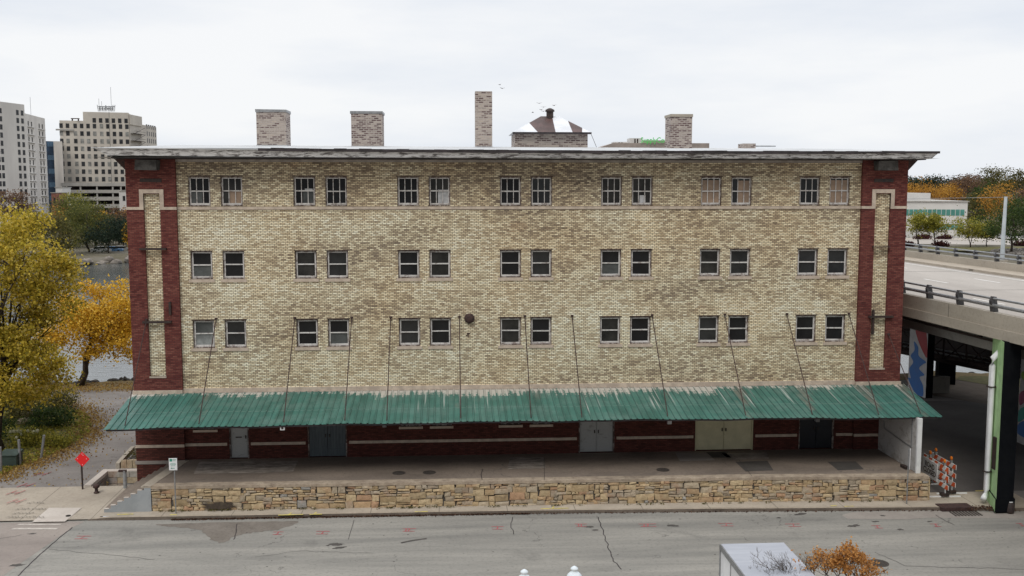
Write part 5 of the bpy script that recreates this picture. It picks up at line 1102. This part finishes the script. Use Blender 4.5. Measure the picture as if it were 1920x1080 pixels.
for tgt, leafy, lev in ((top_target(1428, 1062), no_, 4), (top_target(1450, 1056), no_, 4), (top_target(1405, 1085), no_, 4), (top_target(1508, 1068), lambda q_: random.random() < .12, 4), (top_target(1480, 1080), no_, 4), (top_target(1440, 1080), no_, 4), (top_target(1575, 1052), lambda q_: random.random() < .75, 4), (top_target(1600, 1066), lambda q_: random.random() < .7, 4), (top_target(1540, 1066), lambda q_: random.random() < .55, 4), (top_target(1625, 1084), lambda q_: random.random() < .75, 3), (top_target(1570, 1080), lambda q_: random.random() < .8, 4)):
    s = base_ + Vector((random.uniform(-.1, .1), 0, 1.6)); e = s.lerp(tgt, .9); b.tube([base_, s, s.lerp(e, .5) + Vector((.05, 0, .1)), e], [.06, .05, .03, .018], 6)
    for k in range(4):
        d = ((tgt - s).normalized() + Vector((random.gauss(0, .55), random.gauss(0, .5), random.uniform(-.1, .6)))).normalized(); grow(s.lerp(e, random.uniform(.8, 1)), d, .26, .013, lev, leafy)
b.build('trunk', M['barkgrey'], t); leaf_mesh('crown', leaves, .08, LM['rust'], t)
random.seed(5)

# ============================================================ DISTANT LEFT : buildings
bg_w = glass('far_window', (.02, .022, .025), (.06, .062, .066), .35)
def far_building(name, label, P0, P1, z0, z1, dep, wall, cat='building'):
    t = thing(name, label, cat, (P0[0], P0[1], z0)); b = MB(); d = Vector((P1[0] - P0[0], P1[1] - P0[1])); L_ = d.length; u = d / L_; nrm = Vector((-u.y, u.x))
    b.prism([P0, P1, (P1[0] + nrm.x * dep, P1[1] + nrm.y * dep), (P0[0] + nrm.x * dep, P0[1] + nrm.y * dep)], z0, z1); b.build('wall', wall, t); return t, u, L_, nrm
def fpt(P0, u, nrm, s, o): return (P0[0] + u.x * s + nrm.x * o, P0[1] + u.y * s + nrm.y * o)
def facade_box(P0, u, nrm, s0, s1, o0, o1, z0, z1):
    b = MB(); b.prism([fpt(P0, u, nrm, s0, o0), fpt(P0, u, nrm, s1, o0), fpt(P0, u, nrm, s1, o1), fpt(P0, u, nrm, s0, o1)], z0, z1); return b
def fwin(t, P0, u, nrm, s, w_, z, h, mat=None, fr=None):
    o = facade_box(P0, u, nrm, s, s + w_, -.06, .3, z, z + h).build('window', mat or bg_w, t)
    if fr:
        b = facade_box(P0, u, nrm, s - .12, s + w_ + .12, -.16, .1, z - .25, z - .02); b.build('sill', fr, o)
    return o
beige = plain('pale_concrete_wall', (.70, .67, .63), .9, c2=(.60, .57, .54), scale=.15, stretch=(1, 1, .3)); tanw = plain('tan_brick_tower', (.60, .555, .49), .9, c2=(.51, .47, .42), scale=.2); whitew = plain('white_far_wall', (.66, .65, .63), .8, c2=(.58, .57, .56), scale=.1); grw = plain('parking_concrete', (.46, .44, .41), .9, c2=(.37, .36, .34), scale=.2)
def gp(px, Y): return (W(px, 350, Y)[0], Y)
# apartment slab
YA, YB = 285, 320; zz = lambda py, Y: W(200, py, Y)[1]
P0, P1 = gp(-75, YA - 20), gp(53, YA + 12); t, u, L_, nr = far_building('apartment_building', 'pale concrete apartment slab with paired windows at the far left', P0, P1, .2, zz(196, YA + 10), 16, beige)
top = zz(200, YA + 10); fl = 2.62
for k in range(13):
    for s in (L_ * .11, L_ * .20, L_ * .33, L_ * .45, L_ * .55, L_ * .605, L_ * .865, L_ * .94):
        z = top - 3.0 - k * fl
        if z > 5: fwin(t, P0, u, nr, s, 1.25, z, 1.65)
P0b, P1b = P1, gp(90, YA + 38); 
b = MB(); d = Vector((P1b[0] - P0b[0], P1b[1] - P0b[1])); L2 = d.length; u2 = d / L2; n2 = Vector((-u2.y, u2.x)); b.prism([P0b, P1b, fpt(P0b, u2, n2, L2, 14), fpt(P0b, u2, n2, 0, 14)], .2, zz(218, YA + 25)); b.build('lower_wing', beige, t)
for k in range(11):
    for s in (L2 * .12, L2 * .28, L2 * .66, L2 * .82): 
        z = zz(222, YA + 25) - 3.2 - k * fl
        if z > 5: fwin(t, P0b, u2, n2, s, 1.2, z, 1.6)
b = MB()
for k in range(11): 
    z = zz(222, YA + 25) - 3.45 - k * fl
    for s in (.1, .62): fb = facade_box(P0b, u2, n2, L2 * s, L2 * (s + .32), -.5, 0, z - .15, z); b.v += []; b.idx(fb.v, fb.f)
b.build('balcony', whitew, t)
x, z = W(58, 215, YA + 20); b = MB(); b.tube([(x, YA + 20, z), (x, YA + 20, z + 6)], .06, 4); b.build('antenna', M['galv'], t)
# blue glass building and concrete fin
P0, P1 = gp(91, 345), gp(106, 347); t, u, L_, nr = far_building('office_building', 'narrow dark blue glass building between the two towers', P0, P1, .2, zz(265, 346), 12, plain('blue_glass', (.035, .07, .13), .25, c2=(.02, .035, .06), scale=.3))
for k in range(9):
    if k % 2 == 0: fwin(t, P0, u, nr, .3, L_ - .6, zz(275, 346) - k * 2.6, 1.9, plain('pale_blue_glass', (.10, .18, .28), .2) if k == 0 else bpy.data.materials['pale_blue_glass'])
P0, P1 = gp(104, 340), gp(120, 341); t, u, L_, nr = far_building('stair_tower', 'plain pale concrete tower strip beside the tan brick tower', P0, P1, .2, zz(265, 340), 10, plain('streaked_concrete', (.62, .59, .55), .9, c2=(.48, .45, .42), scale=.2, stretch=(2, 2, .15)))
# tan tower
YT = 350; P0, P1 = gp(117, YT), gp(246, YT + 6); t, u, L_, nr = far_building('tower_building', 'tan brick office tower with fire escape and rooftop dish platform', P0, P1, .2, zz(226, YT), 22, tanw)
s_of = lambda px: (W(px, 350, YT + 3)[0] - P0[0]) / u.x
b = facade_box(P0, u, nr, s_of(163), L_, .0, 14, zz(226, YT), zz(209, YT)); b.build('upper_block', tanw, t)
b = facade_box(P0, u, nr, s_of(116), s_of(146), -.6, 0, zz(245, YT), zz(242, YT)); b.build('ledge', grw, t)
wa = glass('pale_far_window', (.16, .16, .15), (.4, .4, .38), .4)
cols = [122, 133, 146, 157, 168, 179, 191, 202, 213, 224, 235]
for k in range(9):
    for px in cols:
        fwin(t, P0, u, nr, s_of(px), 1.25, zz(240 + k * 14.3, YT) - 0, 1.75, wa if random.random() < .25 else bg_w)
for px in (179, 190, 201, 212, 223, 234): fwin(t, P0, u, nr, s_of(px), 1.25, zz(229, YT), 1.75)
# side wing to the right
Q0, Q1 = (P1[0] + .1, P1[1] + .5), gp(297, YT + 40); b = MB(); d = Vector((Q1[0] - Q0[0], Q1[1] - Q0[1])); L3 = d.length; u3 = d / L3; n3 = Vector((-u3.y, u3.x)); b.prism([Q0, Q1, fpt(Q0, u3, n3, L3, 14), fpt(Q0, u3, n3, 0, 14)], .2, zz(233, YT + 20)); b.build('side_wing', tanw, t)
for k in range(5):
    for s in (.62, .7, .78, .86, .94): fwin(t, Q0, u3, n3, L3 * s, .9, zz(243, YT + 35) - k * 2.9, 1.8)
b = facade_box(Q0, u3, n3, 0, L3 * .42, -.4, 8, zz(233, YT + 6), zz(214, YT + 6)); b.build('stair_head', tanw, t)
b = MB()
for k in range(4):
    z = zz(248, YT) - k * 2.9; fb = facade_box(Q0, u3, n3, 1, L3 * .42, -1.6, -.1, z, z + .12); b.idx(fb.v, fb.f); p, r = fpt(Q0, u3, n3, 1, -1.6), fpt(Q0, u3, n3, L3 * .42, -1.6); b.tube([(*p, z), (*r, z + 2.9)], .1, 4); b.tube([(*p, z + 1), (*r, z + 1)], .06, 4)
b.build('fire_escape', M['black'], t)
x, z = W(200, 209, YT + 6); b = MB()
for k in range(14): xx = x - 3.2 + k * .48; b.tube([(xx, YT + 6, z), (xx + random.uniform(-.4, .4), YT + 6, z + random.uniform(1.6, 2.6))], .12, 4)
b.tube([(x - 3.2, YT + 6, z + 1.9), (x + 3.2, YT + 6, z + 1.9)], .22, 4)
for k in range(6): b.ball((x - 2.6 + k * 1.0, YT + 5.8, z + 1.1), (.42, .2, .45), 8, 6)
b.build('antenna_frame', M['galv'], t)
b = MB()
for px, h in ((209, 9.5), (186, 5.0), (191, 4)): xx, z_ = W(px, 205, YT + 6); b.tube([(xx, YT + 6, z), (xx, YT + 6, z + h)], .07, 4)
b.build('mast', M['galv'], t)
x, z = W(131, 226, YT); b = MB(); b.box(x, x + 3, YT + 1, YT + 2, z + .7, z + 1.0); b.box(x + .3, x + .5, YT + 1, YT + 2, z, z + .8); b.box(x + 2.6, x + 2.8, YT + 1, YT + 2, z, z + .8); b.build('roof_unit', M['rusty'], t)
b = MB(); xx, zt_ = W(199, 209, YT - .2); b.tube([(xx, YT + 3, zt_), (xx, YT + 3, 5)], .12, 4); b.build('downpipe', M['girder'], t)
# parking structure
YG = 325; P0, P1 = gp(114, YG), gp(246, YG + 2); t = thing('parking_structure', 'open concrete parking deck at the foot of the tan tower', 'parking garage', (P0[0], P0[1], .2))
d = Vector((P1[0] - P0[0], P1[1] - P0[1])); L_ = d.length; u = d / L_; nr = Vector((-u.y, u.x)); sof = lambda px: (W(px, 350, YG)[0] - P0[0]) / u.x
for k, (ya, yb_, e) in enumerate(((343, 349, 246), (356, 362, 224), (369, 376, 224), (383, 390, 224))): facade_box(P0, u, nr, 0, sof(e), 0, 16, W(200, yb_, YG)[1], W(200, ya, YG)[1]).build('floor_band', grw, t)
for px in (116, 148, 178, 207, 222): facade_box(P0, u, nr, sof(px), sof(px) + .5, .2, .7, .2, W(200, 345, YG)[1]).build('column', grw, t)
facade_box(P0, u, nr, 0, sof(222), 8, 8.4, .2, W(200, 345, YG)[1]).build('inner_wall', M['black'], t)
for nm, lb, a, c, ya, Y, mt in (('annex', 'small plain white building block right of the parking deck', 223, 242, 359, 318, whitew), ('annex', 'white building gable between the brick kiosk and parking deck', 104, 116, 352, 300, whitew), ('kiosk', 'small reddish brick building below the blue glass building', 96, 108, 362, 296, plain('far_red_brick', (.30, .13, .10), .9))):
    x0, z1 = W(a, ya, Y); x1, _ = W(c, ya, Y); b = MB(); b.box(x0, x1, Y, Y + 8, .2, z1); t = thing(nm, lb, 'building', (x0, Y, .2)); b.build('wall', mt, t)
    b = MB(); b.box(x0 - .2, x1 + .2, Y - .2, Y + 8.2, z1, z1 + .25); b.build('roof', grw, t)
    b = MB(); b.box(x0 + (x1 - x0) * .35, x0 + (x1 - x0) * .6, Y - .05, Y + .1, z1 - 3.4, z1 - 1.6); b.build('window', bg_w, t)

# far-left trees along the opposite bank
def ftree(lb, px, py_base, Y, wpx, hpx, mat, n_=4600, nm='bank_tree', bark='bark', leaf=None, group='trees on the opposite bank', zb=None, low=.12, multi=1):
    sc = (Y + 49) / F; x = W(px, py_base, Y)[0]; z = zb if zb is not None else W(px, py_base, Y)[1]; R = wpx * sc / 2; H_ = hpx * sc
    tree(nm, lb, (x, Y, z), (x, Y, z + H_ * (.5 + low / 2)), (R, R * .8, H_ * (.5 - low / 2)), n_, 44, R * .2, leaf or max(.34, 2.9 * sc), LM[mat], H_ * .02, bark, group, lim=8, shell=.25, multi=multi)
FT = [('pale twiggy tree rising left above the yellow tree', 30, 470, 215, 60, 115, 'brown'), ('green tree left of the parking deck on the far bank', 130, 480, 190, 95, 115, 'mid'), ('tall dull olive tree before the parking deck', 165, 485, 175, 85, 115, 'mid'),
      ('bright green leafy tree top beside the parking deck', 145, 470, 205, 55, 105, 'lime'), ('dark evergreen spreading by the parked cars on the far bank', 205, 478, 172, 80, 70, 'dark'), ('russet tree touching the warehouse corner on the far bank', 222, 462, 205, 62, 70, 'brown'),
      ('small golden tree below the parking deck', 190, 440, 230, 34, 42, 'gold'), ('orange-brown tree between apartment slab and parking deck', 118, 450, 212, 44, 62, 'orange'), ('dull green tree at the water edge behind the yellow tree', 100, 492, 165, 90, 90, 'olive'), ('golden bush-like tree against the warehouse corner', 243, 470, 180, 24, 50, 'gold'),
      ('russet tree low behind the parking deck cars', 250, 440, 250, 60, 50, 'orange'), ('olive tree hidden left behind the yellow tree', 60, 480, 195, 70, 95, 'olive'), ('broad dark evergreen right behind the parked blue car', 232, 468, 192, 46, 56, 'dark'), ('dull green tree filling the gap below the parking deck', 182, 470, 196, 60, 84, 'olive')]
for (lb, px, pb, Y, wp, hp, mt) in FT: ftree(lb, px, pb, Y, wp, hp, mt)
b = MB()
for k in range(120):
    x = random.uniform(-100, -40); b.ball((x, shy(x) + random.uniform(-.6, 2.2), random.uniform(-.9, -.1)), (random.uniform(.5, 1.6), .8, random.uniform(.3, .7)), 7, 5, .15)
stuff(b.build('riprap', plain('pale_riprap', (.30, .265, .23), .95, c2=(.11, .10, .09), scale=.5)))
b = MB(); x0, z0 = W(104, 493, 160); x1, z1 = W(114, 484, 160); b.box(x0, x1, 160, 163, .2, z1); t = tag(b.build('retaining_block', whitew), 'pale concrete block at the far water edge behind the yellow tree', 'wall')
def car(label, px, py, Y, colr, ang=0, zb=None):
    x, z = W(px, py, Y); z = zb if zb is not None else z; t = thing('parked_car', label, 'car', (x, Y, z), 'cars parked beyond the river'); m_ = bpy.data.materials.get('car_%s' % str(colr)) or plain('car_%s' % str(colr), colr, .3, c2=tuple(k * .9 for k in colr))
    tr_ = lambda b: b.rot(ang).move(x, Y, z); b = MB(); b.ext([(-2.2, .35), (2.2, .35), (2.25, .7), (1.9, .9), (1.1, .98), (-1.7, 1.0), (-2.15, .9)], -.85, .85, 'y'); tr_(b).build('body', m_, t)
    b = MB(); b.ext([(-1.6, 1.0), (1.05, .98), (.5, 1.38), (-1.1, 1.4)], -.74, .74, 'y'); tr_(b).build('windows', M['glass'], t); b = MB(); b.ext([(-1.12, 1.4), (.52, 1.38), (.4, 1.44), (-1.0, 1.46)], -.72, .72, 'y'); tr_(b).build('roof', m_, t)
    for xx in (-1.4, 1.35):
        for yy in (-.86, .68): b = MB(); b.lathe((0, 0, 0), [(.32, 0), (.32, .2)], 12); b.v = [(xx + p[0], yy + p[2], .33 + p[1]) for p in b.v]; tr_(b).build('wheel', M['black'], t)
car('white car parked left of the blue car across the river', 190, 474, 178, (.7, .7, .7), .2); car('blue car parked under the dark evergreen across the river', 212, 474, 179, (.12, .24, .42), .1); car('silver car nearest the warehouse corner across the river', 228, 473, 182, (.45, .46, .47), .3)
car('white car parked below the parking deck behind the trees', 207, 429, 262, (.72, .72, .72), .1); car('silver car parked left behind the olive tree', 166, 427, 258, (.5, .5, .52), .1)

# ============================================================ DISTANT CENTRE : office with green letters
YS_ = 260; t = thing('office_building', 'flat beige office building with green rooftop letters behind the warehouse roof', 'building', (*gp(1150, YS_), .2)); x0, z1 = W(1150, 268, YS_); x1, _ = W(1330, 268, YS_)
x00, z00 = W(1112, 281, YS_); b = MB(); sal = plain('beige_office', (.42, .36, .33), .9, scale=.2)
b.idx([(x00, YS_, 0), (x1, YS_, 0), (x1, YS_, z1), (x0, YS_, z1), (x00, YS_, z00), (x00, YS_ + 25, 0), (x1, YS_ + 25, 0), (x1, YS_ + 25, z1), (x0, YS_ + 25, z1), (x00, YS_ + 25, z00)], [(0, 1, 2, 3, 4), (9, 8, 7, 6, 5), (3, 2, 7, 8), (4, 3, 8, 9), (1, 6, 7, 2), (0, 4, 9, 5)]); b.build('wall', sal, t)
for a, c, ya in ((1151, 1176, 266), (1181, 1205, 259), (1205, 1252, 263)):
    p, r = W(a, ya, YS_ + 2), W(c, ya, YS_ + 2); b = MB(); b.box(p[0], r[0], YS_ + 2, YS_ + 7, z1 - .3, p[1]); pu = b.build('roof_plant', whitew if ya != 263 else sal, t)
    if ya != 263:
        b = MB(); b.box(p[0] + (r[0] - p[0]) * .35, p[0] + (r[0] - p[0]) * .45, YS_ + 1.9, YS_ + 2, z1, p[1] - .2); b.box(p[0] + (r[0] - p[0]) * .55, p[0] + (r[0] - p[0]) * .65, YS_ + 1.9, YS_ + 2, z1, p[1] - .2); b.build('louvre', M['black'], pu)
p, r = W(1203, 263, YS_ - .5), W(1254, 263, YS_ - .5)
text_mesh('SupplyCore', 2.3, plain('green_letters', (.10, .75, .16), .5, c2=(.09, .68, .14)), Matrix.Translation(((p[0] + r[0]) / 2, YS_ - .5, p[1])) @ Matrix.Rotation(pi / 2, 4, 'X') @ Matrix.Scale(.84, 4, (1, 0, 0)), t, 'rooftop_lettering')

# ============================================================ DISTANT RIGHT
YR = 175; teal = plain('teal_glass', (.10, .30, .26), .25, c2=(.07, .22, .19), scale=.3); zg = 3.6
P0, P1 = gp(1640, YR + 4), gp(1816, YR); t, u, L_, nr = far_building('office_building', 'low white office building with teal window bands across the highway', P0, P1, zg - 3, W(1800, 378, YR)[1], 30, whitew)
ZR = lambda py: W(1780, py, YR)[1]; s_of = lambda px: (W(px, 350, YR)[0] - P0[0]) / u.x
facade_box(P0, u, nr, -.3, L_ + .3, -.35, 30.3, ZR(378), ZR(377)).build('roof_edge', grw, t)
for k in range(21):
    px = 1652 + k * 8.0
    if px < 1812: fwin(t, P0, u, nr, s_of(px), .9, ZR(404.5), ZR(393) - ZR(404.5), teal)
for k in range(7): fwin(t, P0, u, nr, s_of(1756 + k * 8), .9, ZR(431), ZR(420) - ZR(431), teal)
x0, z1 = W(1650, 362, YR + 10); x1, _ = W(1745, 362, YR + 10); b = MB(); b.box(x0, x1, YR + 10, YR + 22, ZR(378), z1); b.build('upper_storey', whitew, t)
def rg(px, py): # point on the right far ground
    lo, hi = 90, 600
    for _ in range(40):
        Y = (lo + hi) / 2; x, z = W(px, py, Y); g_ = farz(x, Y - shy(x))
        if z > g_: lo = Y
        else: hi = Y
    return x, Y, g_
b = MB()
P = [rg(1650, 456), rg(1960, 462), rg(1960, 452), rg(1650, 448)]
def sheet(name, poly, mt, off=.05, nn=14):
    b = MB()   # strip between two pixel rows following the far ground
    (xa, ya0, ya1), (xb, yb0, yb1) = poly
    for k in range(nn):
        t0, t1 = k / nn, (k + 1) / nn; q_ = []
        for t_, lo in ((t0, 0), (t1, 0), (t1, 1), (t0, 1)):
            px = xa + (xb - xa) * t_; py = (ya0 + (yb0 - ya0) * t_) if not lo else (ya1 + (yb1 - ya1) * t_); x, y, z = rg(px, py); q_.append((x, y, z + off))
        b.face(q_)
    return struct(b.build(name, M[mt]))
sheet('far_road', ((1640, 457, 450), (1990, 461, 451)), 'deck'); sheet('far_verge', ((1740, 470, 463), (1990, 474, 463)), 'grass'); sheet('far_path', ((1640, 450, 447.5), (1990, 451, 447)), 'ramp', .1)
RT = [('yellow-green parking lot tree nearest the warehouse corner', 1722, 461, 66, 66, 'lime', 2), ('yellow-green tree second from the warehouse corner', 1752, 462, 50, 62, 'lime', 2), ('thin olive tree with leaning trunk before the white office', 1818, 464, 74, 62, 'lime', 2), ('dull green tree just left of the white highway pole', 1850, 462, 50, 50, 'olive', 1)]
for i, (lb, px, pb, wp, hp, mt, mu) in enumerate(RT):
    x, Y, z = rg(px, pb); ftree(lb, px, pb, Y, wp, hp, mt, 2600, 'street_tree', group='trees beyond the highway', zb=z, low=.3, multi=mu)
x, Y, z = rg(1900, 474); ftree('large grey-green tree at the right edge behind the white pole', 1896, 474, Y, 110, 112, 'green', 5000, 'street_tree', group='trees beyond the highway', zb=z, low=.1)
HT = [(1712, 300, 50, 'dark', 'dark evergreen top above the white office at the warehouse corner', 24), (1740, 260, 90, 'orange', 'broad orange tree behind the white office', 11), (1775, 268, 70, 'orange', 'second orange tree right behind the white office', 12), (1700, 270, 60, 'orange', 'orange tree beside the warehouse corner behind the office', 11), (1812, 270, 74, 'brown', 'russet bare-topped tree between orange and green trees', 20), (1786, 320, 60, 'dark', 'small dark evergreen on the skyline behind orange trees', 24),
      (1845, 250, 64, 'green', 'bright green tree below the tall dark tree', 13), (1860, 262, 62, 'olive', 'tall dark tree standing highest on the right skyline', 30), (1900, 275, 70, 'olive', 'pale olive tree on the skyline at the right edge', 26), (1835, 228, 56, 'olive', 'olive brown tree right of the white office wall', 6), (1875, 220, 70, 'orange', 'mixed orange and olive tree behind the white pole', 11),
      (1915, 226, 66, 'brown', 'russet tree at the right edge behind the grey-green tree', 14), (1826, 300, 60, 'brown', 'russet tree crown on the skyline', 21), (1745, 330, 60, 'dark', 'dark evergreen row top on the skyline left', 20), (1905, 200, 60, 'green', 'green tree low at the right edge behind the pole', 2)]
for (px, Y, wp, mt, lb, toph) in HT:
    x = W(px, 350, Y)[0]; zb = farz(x, Y - shy(x)); ptop = {24: 331, 11: 340, 12: 341, 20: 328, 13: 336, 30: 305, 26: 312, 6: 362, 14: 345, 21: 329, 2: 385}[toph]; ztop = W(px, ptop, Y)[1]; hp = (ztop - zb) * F / (Y + 49)
    ftree(lb, px, 400, Y, wp, hp, mt, 3000, 'hill_tree', group='trees on the right hillside', zb=zb, low=.08)
for k in range(10):
    px = 1700 + k * 26; Y = 345 + (k % 3) * 12; x = W(px, 350, Y)[0]; zb = farz(x, Y - shy(x)); ztop = W(px, 334 + random.uniform(-4, 5), Y)[1]
    ftree('distant grey-green tree of the even skyline row behind the office', px, 400, Y, 60, (ztop - zb) * F / (Y + 49), ('dark', 'olive', 'brown')[k % 3], 1500, 'skyline_tree', group='distant skyline trees', zb=zb, low=.05)
for lb, px, py, wp, hp in (('maroon mounded bush beside the yellow-green trees', 1764, 463, 30, 11), ('long low maroon hedge beneath the first yellow-green tree', 1729, 449, 34, 9), ('low maroon bush before the white office', 1772, 449, 28, 8), ('maroon bush touching the warehouse corner', 1700, 462, 26, 8), ('maroon bush at the right edge near the white car', 1913, 461, 26, 9), ('tiny maroon bush at the corner by the far road', 1694, 448, 10, 7)):
    x, Y, z = rg(px, py); sc = (Y + 49) / F; shrub('maroon_bush', lb, (x, Y, z), (wp * sc / 2, wp * sc / 2.5, hp * sc * .5), 900, .35, LM['maroon'], 'maroon bushes beyond the highway', 'bush')
x, Y, z = rg(1908, 450); car('white car parked at the right edge beyond the highway', 1908, 450, Y, (.7, .7, .7), 0, z)
x, Y, z = rg(1893, 449); car('grey car beside the white car at the right edge', 1888, 449, Y, (.4, .4, .42), 0, z)
b = MB()
for k in range(50):
    px, py = random.uniform(1860, 1950), random.uniform(468, 478); x, Y, z = rg(px, py); b.ball((x, Y, z), (random.uniform(.4, .9), .6, .4), 7, 5, .2)
stuff(b.build('bank_rocks', M['rock']))
# birds by the vent stack
for i, (px, py) in enumerate(((1011, 194), (1019, 201), (1039, 198), (999, 211), (1015, 206), (1019, 209), (942, 166), (937, 159))):
    x, z = W(px, py, 7 + i * .4); y = 7 + i * .4; a = random.uniform(0, pi); dx_, dy_ = cos(a), sin(a); up = random.uniform(.02, .07)
    b = MB(); b.tube([(x - dy_ * .07, y + dx_ * .07, z), (x, y, z + .01), (x + dy_ * .06, y - dx_ * .06, z)], [.006, .022, .008], 6)
    for s in (-1, 1):
        tip = (x + s * dx_ * .16, y + s * dy_ * .16, z + up); b.idx([(x, y, z + .015), tip, (x + s * dx_ * .06 - dy_ * .05, y + s * dy_ * .06 + dx_ * .05, z + .02), (x, y, z + .005), (tip[0], tip[1], tip[2] - .006), (x + s * dx_ * .06 - dy_ * .05, y + s * dy_ * .06 + dx_ * .05, z + .01)], [(0, 1, 2), (5, 4, 3), (0, 3, 4, 1), (1, 4, 5, 2), (2, 5, 3, 0)])
    tag(b.build('bird', M['rusty']), 'tiny dark bird flying near the vent of the penthouse roof' if i < 6 else 'tiny dark bird flying high right of the tall chimney', 'bird', 'birds flying over the roof' if i < 6 else 'birds above the tall chimney')
for o in bpy.data.objects:
    if '_o' in o: del o['_o']
